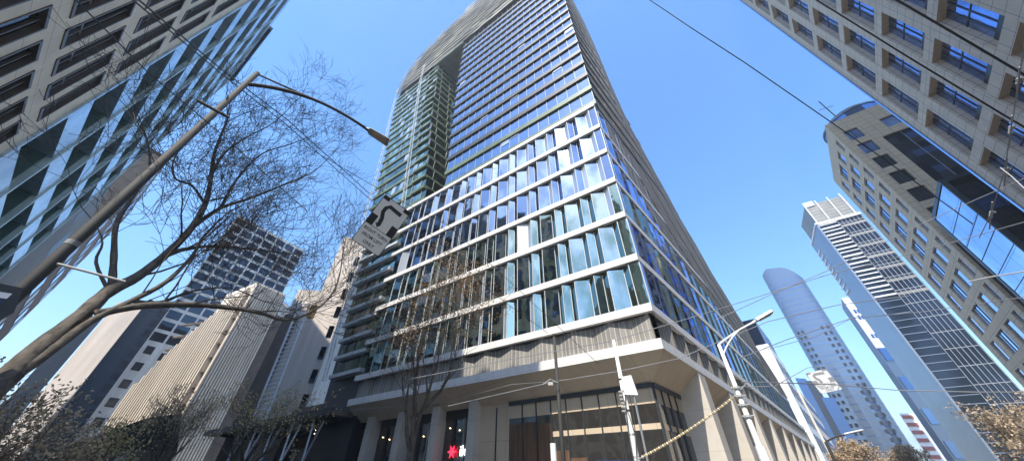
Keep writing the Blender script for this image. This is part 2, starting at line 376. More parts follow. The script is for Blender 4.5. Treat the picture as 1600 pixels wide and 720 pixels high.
# wing (left of the slot): floors step outwards as they rise
def wingfloor(z0, z1, sa, sb, depth, slabm, glm, dfr=0.0, sath=.5):
    b = MB().m(slabm); FRONT.box(b, sa, sb, z0, z0+sath, -1.4, -.18+dfr)
    b.build('spandrel', T)
    b = MB(); x = sa+.12
    while x < sb-.1:
        x2 = min(x+1.1, sb); b.m(glm).poly([FRONT.p(x,z0+sath-.02,-.45+dfr), FRONT.p(x2,z0+sath-.02,-.45+dfr), FRONT.p(x2,z1+.02,-.36+dfr), FRONT.p(x,z1+.02,-.36+dfr)])
        if random.random() < .5: b.m('mull' if random.random() < .5 else 'slabg'); FRONT.box(b, x-.04, x+.04, z0+sath, z1, -.62+dfr, -.32+dfr)
        if random.random() < .10: b.m('gpale'); FRONT.quad(b, x+.1, x2-.1, z0+sath+.2, z1-.1, -.31+dfr)
        x = x2
    return b
for i in range(19):
    z0 = 35.5+i*2.97; z1 = z0+2.97; sa = lerpt(SW, z0); sb = lerpt(SLF, z0)
    b = wingfloor(z0, z1, sa, sb, 0, 'slabg', 'gwing', sath=.75)
    # reveal facing the slot
    W = FRONT.p(sa+.12, 0, -.5)
    for j in range(6):
        a_ = W+SD*(j*1.3); c_ = W+SD*(j*1.3+1.25); b.m('gwing').poly([(a_.x,a_.y,z0+.6),(c_.x,c_.y,z0+.6),(c_.x,c_.y,z1),(a_.x,a_.y,z1)])
        if j % 2: b.m('slabg'); b.tube([(a_.x+.03,a_.y-.03,z0+.6),(a_.x+.03,a_.y-.03,z1)], .05, 4)
    b.build('ribbon_window', T)
    b = MB().m('slabg'); q0 = FRONT.p(sa-.25, 0, -.02); q1 = q0+SD*8; q2 = q1+LD*3; q3 = q0+LD*3
    b.prism([(x.x,x.y) for x in (q0,q1,q2,q3)], z0+.02, z0+.68); b.build('reveal_slab', T)
b = MB().m('mulld'); FRONT.box(b, 27.6, 41, 35.5, 92, -10, -.8, 37, 50); b.build('core', T)
b = MB().m('brown'); FRONT.box(b, 22, 40, 35.5, 93, -10.5, -9.5); b.build('slot_wall', T)
b = MB().m('slabg'); FRONT.box(b, 25.5, 38, 92.2, 92.9, -10, -.3); b.build('slot_soffit', T)
# lower wing beside the podium
for i in range(11):
    z0 = 12.2+i*2.12; z1 = z0+2.12
    b = MB().m('slabwhite'); FRONT.box(b, 30.35, lerpt(SLF, z0), z0-.02, z0+.38, -1.4, -.12); b.build('floor_band', T)
    b = MB(); x = 30.35
    while x < lerpt(SLF, z0)-.1:
        x2 = x+.85; b.m(random.choice(('ggreenrefl','gwing','gwing'))); FRONT.quad(b, x, x2, z0+.36, z1, -.62-random.random()*.15)
        x = x2
    b.build('ribbon_window', T)
b = MB().m('mulld'); FRONT.box(b, 30, 36, 0, 35.5, -10, -.95, 30, 39.5); b.build('core', T)
# crown of shingles
b = MB().m('crown'); z = 92.1
while z < 121:
    z1 = z+2.4; x = -.2; e = lerpt(SLF, z1)
    while x < e:
        x2 = min(x+2.9+random.uniform(-.7,.7), e); t0 = random.uniform(.12,.30); t1 = random.uniform(-.12,.0)
        b.hexa([FRONT.p(x,z-.3,t0-.06), FRONT.p(x2,z-.3,t0-.06+random.uniform(-.1,.1)), FRONT.p(x2,z-.3,t0), FRONT.p(x,z-.3,t0),
                FRONT.p(x,z1,t1-.06), FRONT.p(x2,z1,t1-.06), FRONT.p(x2,z1,t1), FRONT.p(x,z1,t1)])
        x = x2+.04
    z = z1
b.build('crown_screen', T)
b = MB().m('slab'); FRONT.box(b, 0, 30, 93, 122, -9, -.6)
for z0 in range(93, 122, 3): FRONT.box(b, 29.9, lerpt(SLF, z0+2.6)-.8, z0, z0+3, -9, -.6)
b.build('core', T)
b = MB().m('slabg'); FRONT.box(b, 26.4, 37.2, 91.2, 92.0, -.6, .15); b.build('crown_fascia', T)
# hoist rail up the wing and the edge scaffold
def ladder(name, tab, w_, dd):
    b = MB().m('slabwhite'); zs = [tab[0][0]+(tab[-1][0]-tab[0][0])*i/60 for i in range(61)]
    for side in (0, w_): b.tube([FRONT.p(lerpt(tab, z)+side, z, dd) for z in zs], .05, 4)
    for i, z in enumerate(zs[:-1]):
        a0 = lerpt(tab, z); a1 = lerpt(tab, zs[i+1])
        b.tube([FRONT.p(a0 if i % 2 else a0+w_, z, dd), FRONT.p(a1+w_ if i % 2 else a1, zs[i+1], dd)], .04, 4)
        b.tube([FRONT.p(a0, z, dd), FRONT.p(a0+w_, z, dd)], .035, 4)
    b.build(name, T)
ladder('hoist_rail', [(35.8,30.4),(60,35.2),(86.5,40.4),(99,42.0)], .75, .35)
ladder('edge_scaffold', [(12,36.2),(17.7,37.2),(30.4,39.7),(41,42.4),(60,45.7),(80,50.3),(98,53.7)], .7, .1)
# side wall of the tower: tan cladding along the swept outline
def px_side(u, v):
    d_ = ray(u, v); t = ((C-EYE).dot(NS))/(d_.dot(NS)); q = EYE+d_*t; return (q-C).dot(SD), q.z
inner = [(884,5),(897,45),(910,85),(924,130),(937,172),(952,205),(968,240),(985,275),(1002,305),(1021,338),(1040,370),(1064,405),(1090,440),(1112,468),(1134,496),(1153,522),(1172,546),(1192,577),(1215,612)]
outer = [(893,-2),(912,35),(930,75),(950,123),(966,160),(981,193),(999,226),(1020,265),(1043,306),(1062,342),(1085,380),(1112,428),(1131,458),(1149,488),(1166,514),(1180,541),(1196,565),(1212,590),(1230,622)]
b = MB().m('tan_side')
ins = [px_side(*q) for q in inner]; ous = [px_side(*q) for q in outer]
ins[0:0] = [(0.2, 123), (.2, 95), (.2,80)]; ous[0:0] = [(4,123), (5.6,100), (6.1, 90)]
for i in range(len(ins)-1):
    (a, za), (a2, za2), (c_, zc), (c2, zc2) = ins[i], ins[i+1], ous[i], ous[i+1]
    a = max(a, .15); a2 = max(a2, .15)
    for j in range(4):                                   # four lapped cladding strips, each a little prouder
        f0, f1 = j/4, (j+1)/4; d_ = -.05+.05*j
        P4 = [SIDE.p(a+(c_-a)*f0, za+(zc-za)*f0, d_), SIDE.p(a2+(c2-a2)*f0, za2+(zc2-za2)*f0, d_), SIDE.p(a2+(c2-a2)*f1, za2+(zc2-za2)*f1, d_), SIDE.p(a+(c_-a)*f1, za+(zc-za)*f1, d_)]
        b.hexa([p-NS*1.2 for p in P4]+P4)
b.build('side_cladding', T)
# ground storey: sloping soffit, glazing, columns and fins
b = MB().m('soffit'); o0 = off(-.02,-.02); o1 = off(-1.7,-1.7)
zi = 7.55
b.poly([(o0.x,o0.y,8.84), FRONT.p(30.4,8.84,-.02), FRONT.p(30.4,zi,-1.7), (o1.x,o1.y,zi)])
b.poly([(o0.x,o0.y,8.84), SIDE.p(5.9,8.84,-.02), SIDE.p(5.9,zi,-1.7), (o1.x,o1.y,zi)])
b.build('soffit', T)
fs = [5.9, 13.4, 21.0, 28.6, 36.2, 43.8, 51.4, 59.0, 66.6]
for i, f0 in enumerate(fs[:-1]):
    b = MB().m('soffit'); b.poly([SIDE.p(f0+1.3,8.84,-.02), SIDE.p(fs[i+1],8.84,-.02), SIDE.p(fs[i+1],6.9,-3.2), SIDE.p(f0+1.3,6.9,-3.2)])
    b.build('soffit', T)
    b = MB().m('gdark'); SIDE.quad(b, f0+1.3, fs[i+1], 0, 6.9, -3.2); b.build('shop_window', T)
for f0 in fs:
    b = MB().m('fin'); SIDE.box(b, f0, f0+1.3, .1, 8.84, -3.4, -.03); b.build('fin_column', T)
for (a0, a1) in ((o1, FRONT.p(11.9,0,-1.7)), (o1, SIDE.p(5.9,0,-1.7))):
    fr, ln = edgeframe(V((a0.x,a0.y,0)), V((a1.x,a1.y,0)), V((60,60,0))); fr.n = -fr.n if fr.n.dot(-V((a0.x,a0.y,0))) < 0 else fr.n
    b = MB().m('mulld'); fr.box(b, 0, ln, 7.32, zi+.02, -.1, .12); b.build('head_frame', T)
    k = max(1, round(ln/1.15))
    for i in range(k):
        x0, x1 = ln*i/k, ln*(i+1)/k
        b = MB().m('gdark'); fr.quad(b, x0, x1, 5.5, 6.5, 0.0); fr.quad(b, x0, x1, 2.0, 5.2, 0)
        b.m('soffit'); fr.quad(b, x0, x1, 6.5, 7.34, .005); fr.quad(b, x0, x1, 5.2, 5.5, .005)
        if 6.2 < x0 < 10.9 and ln > 9:      # timber drum seen through the glass
            b.m('wood'); h0 = 6.3-(x0-6.2)*0.0; fr.quad(b, x0, x1, 2.0, 6.2-abs(8.5-x0)*.12, .008)
        elif ln > 9 and 3 < x0 < 6.2: b.m('wood'); fr.quad(b, x0, x1, 2.0, 4.6-(6.2-x0)*.35, .008)
        b.m('mulld'); fr.box(b, x0-.035, x0+.035, 0, 7.34, -.05, .09)
        b.build('lobby_window', T)
b = MB().m('soffit'); FRONT.box(b, 11.9, 14.6, 0, zi+.1, -2.2, -1.7); b.m('mulld'); FRONT.box(b, 13.0, 13.1, 0, 7.3, -1.75, -1.66); b.build('pier', T)
for s0 in (14.6, 18.6, 23.0, 27.4):
    b = MB().m('fin'); FRONT.box(b, s0, s0+.75, 0, zi+.3, -2.4, -1.1); b.build('column', T)
    for j in range(3):
        x0 = s0+.75+j*1.1; b = MB().m('gdark'); FRONT.quad(b, x0, x0+1.1, 0, 6.95, -2.1); b.m('slab'); FRONT.box(b, x0, x0+1.1, 6.95, 7.7, -2.2, -2.0)
        b.m('galv' if j == 1 else 'mulld'); FRONT.box(b, x0-.05, x0+.07, 0, 6.95, -2.15, -1.95)
        b.m('lit')
        if s0 < 24:
            for zz_ in (5.9+random.random()*.5,): q = FRONT.p(x0+.3+random.random()*.5, zz_, -2.06); b.tube([q, q-NF*.03], .035, 6)
        b.build('shop_window', T)
b = MB().m('brown'); FRONT.box(b, 14.6, 30.4, 0, 8.8, -4, -2.25); b.build('core', T)
# red and white shop lettering behind the glass, above the doorway
sg = empty('shop_sign', FRONT.p(16.4, 4.4, -1.9), 'small red and white glowing shop lettering behind the dark ground floor glazing', 'sign')
def textmesh(txt, size, o, x, y, nrm, parent, mname, name='lettering', thick=.01, align='CENTER'):
    cu = bpy.data.curves.new('t', 'FONT'); cu.body = txt; cu.size = size; cu.align_x = align; cu.align_y = 'CENTER'; cu.extrude = thick; cu.offset = .012*size
    to = bpy.data.objects.new('t', cu); COL.objects.link(to); bpy.context.view_layer.update()
    me = bpy.data.meshes.new_from_object(to.evaluated_get(bpy.context.evaluated_depsgraph_get())); bpy.data.objects.remove(to); 
    me.name = name; me.materials.clear(); me.materials.append(M[mname])
    mm = Matrix((x.normalized(), y.normalized(), nrm.normalized())).transposed().to_4x4(); mm.translation = o-(parent.location if parent else V((0,0,0)))
    me.transform(mm); ob = bpy.data.objects.new(name, me); COL.objects.link(ob); ob.parent = parent; return ob
b = MB().m('redl'); cx = FRONT.p(17.4, 4.75, -1.88)
st_ = []
for i in range(12): r_ = .48 if i % 2 == 0 else .2; st_.append(cx-LD*(r_*math.cos(i*math.pi/6))+V((0,0,r_*math.sin(i*math.pi/6))))
b.poly(st_); b.build('star', sg)
textmesh('ile', .95, FRONT.p(16.2, 4.75, -1.88), -LD, V((0,0,1)), -NF, sg, 'whl')

# ================================================================== RIGHT: grid building (perp 20)
PG = NS*20
GF = Fr(PG, SD, -NS)
G = empty('stone_office_block', GF.p(46.4, 0), 'tan tiled office block with a deep square window grid, filling the upper right corner', 'office block')
GS = [(42.2-4.5*i, 45.2-4.5*i) for i in range(9)]; GZ = [(1.2+6.55*i-.0, 6.7+6.55*i) for i in range(13)]; dz = 60.1-6.7-6.55*8
GZ = [(a+dz, b_+dz) for a, b_ in GZ]
b = MB().m('stone')
edges = [46.45]+[x for s_ in GS for x in (s_[1], s_[0])]+[4]
for i in range(0, len(edges)-1, 2): GF.box(b, edges[i+1], edges[i], 0, 92, -1.0, 0)
b.build('pier_wall', G)
zc = 0
for z0, z1 in GZ+[(92, 92)]:
    if z0 > zc: b = MB().m('stone'); GF.box(b, GS[-1][0], GS[0][1], zc, z0, -.9, -.05); b.build('spandrel_wall', G)
    zc = z1
b = MB().m('stonebounce')
for z0, z1 in GZ:
    for s0, s1 in GS: GF.box(b, s0+.01, s1-.01, z1-.02, z1+.03, -.92, -.06)
b.build('soffit_bounce_tint', G, kind='stuff')
b = MB().m('greyw'); GF.box(b, 4.2, 46.3, 0, 91.8, -25, -1.05); b.build('body', G)
b = MB().m('stone'); GF.box(b, 46.2, 46.46, 0, 92, -25, -1.0)
b.build('end_wall', G)
b = MB().m('gt2'); GF.box(b, 46.46, 46.75, 0, 92.3, -1.6, .12); b.build('corner_glass', G)
cnt = 0
for s0, s1 in GS:
    for z0, z1 in GZ:
        if cnt >= 100: break
        cnt += 1
        wb = MB().m('mulld'); GF.box(wb, s0, s1, z0, z0+1.1, -.66, -.58)
        for k in range(1, 4): x = s0+(s1-s0)*k/4; GF.box(wb, x-.035, x+.035, z0+1.1, z1, -.66, -.56)
        GF.box(wb, s0, s1, z0+3.4, z0+3.47, -.66, -.57)
        o = wb.build('window', G)
        pb = MB().m('ggrid'); GF.quad(pb, s0, s1, z0+1.0, z1, -.62); pb.build('pane', o)
# ---- second tan building
T2 = empty('sandstone_office', GF.p(63.4, 0), 'sandy stone office with small blue windows and a rounded roof lantern', 'office block')
K2 = GF.p(63.43, 0); F2 = Fr(K2, LD, -NF); S2 = GF
def wallwin(mb, fr, a0, a1, z0, z1, ops, zops, th, mm, d1=0):
    """wall sheet with rectangular openings: columns (ops) x rows (zops)"""
    mb.m(mm); ops = sorted(ops); x = a0
    for o0_, o1_ in ops+[(a1, a1)]:
        if o0_ > x: fr.box(mb, x, o0_, z0, z1, -th, d1)
        x = o1_
    for o0_, o1_ in ops:
        zc = z0
        for q0, q1 in zops+[(z1, z1)]:
            if q0 > zc: fr.box(mb, o0_, o1_, zc, q0, -th, d1-.003)
            zc = q1
Z2 = [(1.0+3.66*i, 3.5+3.66*i) for i in range(14)]; dz = 52.2-(3.5+3.66*13); Z2 = [(a+dz, b_+dz) for a, b_ in Z2]; Z2 = [z for z in Z2 if z[0] > 0]
O2 = [(64.75,66.1),(67.9,70.4),(72.0,75.6),(77.6,79.6)]
b = MB(); wallwin(b, S2, 63.43, 81.6, 0, 55.2, O2, Z2, .35, 'stone2'); b.build('street_wall', T2)
O2f = [(-2.95,-1.05)]
Z2f = [z for z in Z2 if z[0] > 28]
b = MB(); wallwin(b, F2, -4.2, -.38, 28, 55.2, O2f, Z2f, .35, 'stone2'); F2.box(b, -.39, -.0, 0, 55.2, -.35, -.001)
b.build('front_wall', T2)
b = MB(); wallwin(b, F2, -26, -4.2, 48.3, 55.2, [(-7.6,-5.75),(-11.2,-9.4),(-15,-13)], [(49.7,52.0)], .35, 'stone2'); b.build('front_wall', T2)
for s0, s1 in O2f:
    for z0, z1 in Z2f: b = MB().m('gt2d' if z1 < 47 else 'ggrid'); F2.quad(b, s0, s1, z0, z1, -.3); b.m('mulld'); F2.box(b, (s0+s1)/2-.03, (s0+s1)/2+.03, z0, z1, -.32, -.25); b.build('window', T2)
for s0 in (-7.6,-11.2,-15): b = MB().m('ggrid'); F2.quad(b, s0, s0+1.9, 49.7, 52, -.3); b.build('window', T2)
for s0, s1 in O2:
    for i, (z0, z1) in enumerate(Z2):
        b = MB().m('gt2'); k = 3 if s1-s0 > 3 else 1
        for j in range(k): S2.quad(b, s0+(s1-s0)*j/k, s0+(s1-s0)*(j+1)/k, z0, z1, -.2)
        b.m('mulld'); S2.box(b, s0, s1, z0-.0, z0+.08, -.22, -.14)
        for j in range(1, k): x = s0+(s1-s0)*j/k; S2.box(b, x-.04, x+.04, z0, z1, -.22, -.13)
        b.build('window', T2)
# dark grid glazing of the set-back part
b = MB()
zc = 28.0
while zc < 48.2:
    x = -26
    while x < -4.3: b.m('gt2d'); F2.quad(b, x, x+1.08, zc, min(zc+1.22, 48.3), -.25); x += 1.09
    zc += 1.22
b.build('dark_glazing', T2)
b = MB().m('galv'); x = -26
while x < -4.2: F2.box(b, x-.02, x+.02, 28, 48.3, -.3, -.2); x += 2.18
b.build('glazing_bars', T2)
b = MB().m('brown'); q = [K2+NF*.4+NS*.4, K2+NF*.4-LD*26, K2+NF*.4-LD*26+SD*15, K2+NS*.4+SD*15]
b.prism([(x.x,x.y) for x in q], 0, 55); b.build('body', T2)
# projecting blue glass bay, flush with the street
b = MB(); x = 52.6
bw = (60.9-52.6)/3
for i in range(3):
    zc = 2
    while zc < 30.5:
        z1 = min(zc+2.2, 30.7); b.m('gbox'); GF.quad(b, 52.6+i*bw+.02, 52.6+(i+1)*bw-.02, zc, z1-.03, .0); zc += 2.2
b.build('bay_glass', T2)
b = MB().m('mulld')
GF.box(b, 52.5, 61.3, 30.7, 31.2, -14, .06); GF.box(b, 60.9, 61.4, 0, 30.7, -14, .05); GF.box(b, 52.4, 52.6, 0, 30.9, -.4, .06)
for zc in range(2, 30, 2): GF.box(b, 52.6, 60.9, zc+.02, zc+.07, -.05, .03)
b.m('gt2d'); q0 = GF.p(52.6,0,-.1); fb = Fr(q0, NS, -SD)
for i in range(7):
    zc = 2
    while zc < 30: fb.quad(b, i*2.0, i*2.0+1.95, zc, zc+1.9, .0); zc += 2
b.m('galv'); fb.box(b, 4.2, 4.35, 0, 30.7, 0, .1)
b.build('bay_frame', T2)
# roof lantern and mast
b = MB(); cc = F2.p(-5.6, 0, -5.0)
ring = [cc+V((4.6*math.cos(a*math.pi/12), 4.6*math.sin(a*math.pi/12), 0)) for a in range(24)]
b.m('gmid').prism([(p.x,p.y) for p in ring], 55.2, 57.0)
b.m('greyp').prism([(cc.x+(p.x-cc.x)*1.03, cc.y+(p.y-cc.y)*1.03) for p in ring], 57.0, 57.3)
b.m('greyp').prism([(cc.x+(p.x-cc.x)*.8, cc.y+(p.y-cc.y)*.8) for p in ring], 57.3, 58.4)
b.build('roof_lantern', T2)
b = MB().m('slab'); q = F2.p(-3.4, 57.0, -2.6); b.tube([q, q+V((0,0,7))], .09, 6); b.tube([q+V((-1.0,0.5,4.6)), q+V((1,-.5,4.6))], .05, 5); b.build('mast', T2)

# ================================================================== LEFT buildings (perp 12, nearer)
KL = .6
LFm = Fr(NF*-12, LD, NF, KL)
B1 = empty('beige_office_block', LFm.p(50.3, 0), 'beige stone office block with tall narrow dark windows, filling the upper left corner', 'office block')
SO = [(33.9+3.85*i, 36.4+3.85*i) for i in range(-5, 4)]
ZO = [(1.6+9.4*i, 9.1+9.4*i) for i in range(8)]
b = MB(); wallwin(b, LFm, 13, 50.3, 0, 75.2, SO, ZO, .5, 'beige'); b.build('street_wall', B1)
b = MB().m('greyw'); LFm.box(b, 13.1, 50.2, 0, 75, -12, -.55); LFm.box(b, 25, 50.1, 74, 81, -12, -.4); LFm.box(b, 42, 50.1, 80, 90, -12, -.45); LFm.box(b, 15, 17, 75, 76.6, -12, -.4); LFm.box(b, 20.5, 23, 75, 77, -12, -.4); b.build('body', B1)  # steps and roof blocks above the cornice: unseen, added to shape the podium shadow
b = MB().m('beige'); LFm.box(b, 12.8, 50.4, 75, 75.5, -12, .1); b.build('cornice', B1)
for s0, s1 in SO:
    for z0, z1 in ZO:
        b = MB().m('beiged')
        for (x0, x1, y0, y1) in ((s0, s0+.16, z0, z1), (s1-.16, s1, z0, z1), (s0, s1, z0, z0+.3), (s0, s1, z1-.25, z1)): LFm.box(b, x0, x1, y0, y1, -.22, .04)
        LFm.box(b, s0+.16, s1-.16, z0+2.1, z0+2.3, -.2, -.12); LFm.box(b, (s0+s1)/2+.35, (s0+s1)/2+.47, z0+.3, z1-.25, -.2, -.10)
        o = b.build('window', B1); b = MB().m('gleft')
        LFm.quad(b, s0+.1, s1-.1, z0+.2, z0+2.2, -.18); LFm.quad(b, s0+.1, s1-.1, z0+2.2, z1-.1, -.185); b.build('pane', o)
B2 = empty('glazed_fin_building', LFm.p(50.5, 0), 'tall building with pale blue bands, thin green fins and deep teal bays', 'office tower')
SV = [50.5, 61.5, 73.2, 84.7, 95.3, 107.0]; ZV = [9.1+8.8*i for i in range(11)]
def topz(s_): return 99.5 if s_ < 72 else (103 if s_ < 95 else 108)
for i, z in enumerate(ZV+[105.9]):
    b = MB().m('tealw'); LFm.box(b, 50.45, 107.1 if z > 8 else 100, z-1.7, z+1.7, -1.5, .1); b.build('spandrel_band', B2)
b = MB().m('tealw'); LFm.box(b, 50.31, 50.75, 0, 105, -1.4, .16); b.build('edge_strip', B2)
for s_ in SV[1:]:
    b = MB().m('tealf'); LFm.box(b, s_-.28, s_+.12, 0, topz(s_)-1, -1.3, .22); b.build('fin', B2)
for i in range(5):
    for j, z in enumerate(ZV[:10]):
        a0, a1 = SV[i]+.3, SV[i+1]-.3; z0, z1 = z+1.7, z+8.8-1.7
        b = MB().m('teali'); LFm.box(b, a0-.0, a0+.35, z0, z1, -1.3, -.15); LFm.box(b, a1-.35, a1, z0, z1, -1.3, -.15); LFm.box(b, a0, a1, z0-.01, z0+.15, -1.3, .02)
        o = b.build('window', B2)
        b = MB().m('gteal'); k = 3
        for q in range(k): LFm.quad(b, a0+(a1-a0)*q/k+.05, a0+(a1-a0)*(q+1)/k-.05, z0, z1, -1.15)
        b.build('pane', o)
        b = MB().m('galv')
        for q in range(1, 4): LFm.box(b, a0+.4, a1-.4, z0+(z1-z0)*q/4, z0+(z1-z0)*q/4+.1, -1.1, -1.03)
        b.build('rail', o)
b = MB().m('greyw'); LFm.box(b, 50.6, 106.8, 0, 104, -14, -1.35); b.build('body', B2)
b = MB().m('mulld'); LFm.box(b, 60, 72, 104, 109, -9, -.4); LFm.box(b, 80, 107.2, 107.5, 108.8, -6, .5); b.build('roof_plant', B2)
B3 = MB().m('greyw'); LFm.box(B3, 107.3, 160, 0, 60, -14, .1)
B3.m('mulld'); LFm.box(B3, 112, 118, 50, 53, 0, .12); LFm.box(B3, 125, 140, 46, 52, 0, .12)
o = B3.build('grey_building', label='plain grey building with a blank side wall just beyond the glazed fin building', category='building')
B4 = empty('brown_office', LFm.p(170,0), 'brownish office with pale windows glimpsed between the lamp pole and the big bare tree', 'office block')
b = MB().m('brown'); LFm.box(b, 165, 235, 0, 108, -20, .1); b.build('wall', B4)
for i in range(5):
    for j in range(8): b = MB().m('greyp' if (i+j) % 3 else 'gmid'); LFm.box(b, 168+i*13, 176+i*13, 12+j*12, 17+j*12, 0, .25); b.build('window', B4)

# unseen corner behind the viewer: it shades the street and shows in the glass
BB = empty('corner_office', NF*-14+LD*-30, 'tall dark office behind the viewer, seen only mirrored in the glass', 'office block')
bf = Fr(NF*-16-LD*42, LD, NF)
b = MB().m('greyw'); bf.box(b, 0, 24, 0, 40, -16, 0); b.build('wall', BB)
for j in range(9):
    b = MB().m('beige'); bf.box(b, -.1, 24.1, 1+j*4.2, 2.5+j*4.2, -.2, .3); b.build('spandrel', BB)
    for i in range(8): b = MB().m('gteal' if (i+j) % 3 else 'teali'); bf.quad(b, .3+i*3, 2.8+i*3, 2.5+j*4.2, 5.2+j*4.2, .05); b.build('window', BB)

# ================================================================== FAR RIGHT
def block(name, pts, z0, z1, mm, label, cat='building', group=None):
    e = empty(name, (pts[0].x, pts[0].y, 0), label, cat, group)
    b = MB().m(mm); b.prism([(p.x,p.y) for p in pts], z0, z1); b.build('wall', e); return e
cen = lambda ps: sum(ps, V((0,0,0)))/len(ps)
# dark lattice tower
p0, p1, p2 = pol(51.5,130), pol(49.65,143), pol(55.9,134)
e = block('dark_tower', [p0, p1, p1+(p2-p0)*1.0, p2], 0, 71.5, 'gdk', 'dark glass tower with white horizontal sunshades and a pale blank side', 'office tower')
cc = cen([p0,p1,p2])
fr, ln = edgeframe(p0, p2, cc)
b = MB().m('white')
for i in range(20): z = 71.2-i*1.36; fr.box(b, 0, ln*.42, z-(.42 if i % 2 else .26), z, 0, .35)
b.build('sunshade', e)
b = MB().m('greyp')
for i in range(24): z = 43.6-i*1.8; fr.box(b, 0, ln*.42, z-.13, z, 0, .2)
b.build('sunshade', e)
b = MB().m('mull')
for i in range(0): x = ln*(.44+.09*i); fr.box(b, x-.05, x+.05, 0, 71.5, 0, .2)
for i in range(18): z = 70-i*4; fr.box(b, ln*.44, ln, z-.06, z+.06, 0, .15)
for i in range(7): x = ln*(.44+.09*i); fr.box(b, x-.04, x+.04, 0, 71.5, 0, .2)
b.build('lattice', e, kind='stuff')
z = 70.5
while z > 44: b = MB().m('groundg'); fr.box(b, ln*.45, ln, z-1.9, z-1.1, 0, .12); b.build('spandrel', e); z -= 4
fr2, ln2 = edgeframe(p0, p1, cc)
b = MB().m('greyp'); fr2.box(b, -.1, ln2+.1, 0, 72.0, 0, .4)
b.build('side_wall', e)
b = MB().m('white')
for i in range(9):
    z = 68-i*1.9; fr2.box(b, ln2*.72, ln2+.3, z-.5, z, .4, .65)
fr2.box(b, -.3, ln2, 71.9, 72.5, 0, .6); b.build('balcony', e)
b = MB().m('groundg'); q = [p0+(p2-p0)*.02, p0+(p1-p0)*.9, p1+(p2-p0)*.9, p2-(p2-p0)*.04]; b.prism([(x.x,x.y) for x in q], 71.5, 80)
b.m('white')
for i in range(4): x = ln*(.0+.3*i); fr.box(b, x, x+.25, 71.5, 81.0, 0, .4)
fr.box(b, 0, ln*.25, 79.3, 81.2, 0, .3); fr.box(b, 0, ln, 71.4, 72.2, 0, .5)
b.build('crown', e)
# white building beside it
p0, p1, p2 = pol(48.75,200), pol(48.25,214), pol(50.2,204)
e = block('white_tower', [p0,p1,p1+(p2-p0),p2], 0, 71.5, 'ground', 'narrow white topped tower with blue glass below, beside the pale side of the dark tower', 'office tower')
fr, ln = edgeframe(p0, p2, cen([p0,p1,p2]))
b = MB().m('white'); fr.box(b, 0, ln, 49, 71.6, 0, .4); b.build('upper_wall', e)
for zz_ in (64, 61.2, 53):
    for i in range(3): b = MB().m('gmid'); fr.box(b, 1+i*1.3, 2+i*1.3, zz_, zz_+1.7, .4, .5); b.build('window', e)
b = MB().m('gmid')
for zz_ in (44, 33, 22, 12): fr.box(b, .6, ln, zz_, zz_+5, 0, .3)
b.build('window_band', e, kind='stuff')
# rounded tower
RC = pol(44.35, 305)
e = empty('round_glass_tower', RC, 'tall rounded hazy blue glass tower with a sloped top', 'tower')
ra, rb = 11.3, 8.5; ax = A(44.35+90); ay = A(44.35)
def topr(w_): x = math.cos(w_); return 141 - 14*max(0, x+.35)**1.6/1.6 - 6*max(0, -x-.4)
b = MB().m('ground'); NR = 40; rg = [RC+ax*ra*math.copysign(abs(math.cos(2*math.pi*i/NR))**.62, math.cos(2*math.pi*i/NR))+ay*rb*math.copysign(abs(math.sin(2*math.pi*i/NR))**.62, math.sin(2*math.pi*i/NR)) for i in range(NR)]
tz = [topr(2*math.pi*i/NR) for i in range(NR)]
k0 = len(b.v); b.v += [V((p.x,p.y,0)) for p in rg]+[V((p.x,p.y,t)) for p, t in zip(rg, tz)]
for i in range(NR): j = (i+1) % NR; b.f.append((i, j, NR+j, NR+i)); b.mi.append(0)
b.f.append(tuple(NR+i for i in range(NR))); b.mi.append(0); b.build('wall', e, smooth=False)
b = MB().m('gmid')
for zf in range(4, 132, 4):
    b.prism([(RC.x+(p.x-RC.x)*1.005, RC.y+(p.y-RC.y)*1.005) for p in rg], zf, zf+.3)
b.build('floor_ring', e, kind='stuff')
cnt = 0
for zf in range(4, 92, 4):
    for wdeg in (232, 250, 286, 305):
        w_ = R(wdeg); p = RC+ax*ra*1.015*math.copysign(abs(math.cos(w_))**.62, math.cos(w_))+ay*rb*1.015*math.copysign(abs(math.sin(w_))**.62, math.sin(w_))
        b = MB().m('gdk'); u_ = ax; b.hexa([p-u_*.7+V((0,0,zf+.8)), p+u_*.7+V((0,0,zf+.8)), p+u_*.7-ay*.5+V((0,0,zf+.8)), p-u_*.7-ay*.5+V((0,0,zf+.8)), p-u_*.7+V((0,0,zf+2.6)), p+u_*.7+V((0,0,zf+2.6)), p+u_*.7-ay*.5+V((0,0,zf+2.6)), p-u_*.7-ay*.5+V((0,0,zf+2.6))])
        b.build('window', e)
def pxblock(name, u0, v0, u1, v1, r, mm, label, depth=20, cat='building', group=None):
    a0, t0 = azel(u0, v0); a1, t1 = azel(u1, v1); z = 2.5+r*(t0+t1)/2; p, q = pol(a0, r), pol(a1, r*1.02); dd = A((a0+a1)/2)*depth
    e = block(name, [p, q, q+dd, p+dd], 0, z, mm, label, cat, group); fr, ln = edgeframe(p, q, p+dd); return e, fr, ln, z
e, fr, ln, z = pxblock('blue_block', 1376, 556, 1398, 548, 260, 'gmid', 'deep blue glass block between the round tower and the white topped tower')
b = MB().m('greyp')
for i in range(14): fr.box(b, 0, ln, z-3-i*3.4, z-2.7-i*3.4, 0, .2)
b.build('floor_line', e)
e, fr, ln, z = pxblock('red_striped_block', 1406, 648, 1424, 640, 180, 'white', 'small white and red striped apartment block low behind the glass towers')
for i in range(9): b = MB().m('red'); fr.box(b, ln*.08, ln*.75, z-1.6-i*2.2, z-.6-i*2.2, 0, .3); b.build('panel', e)
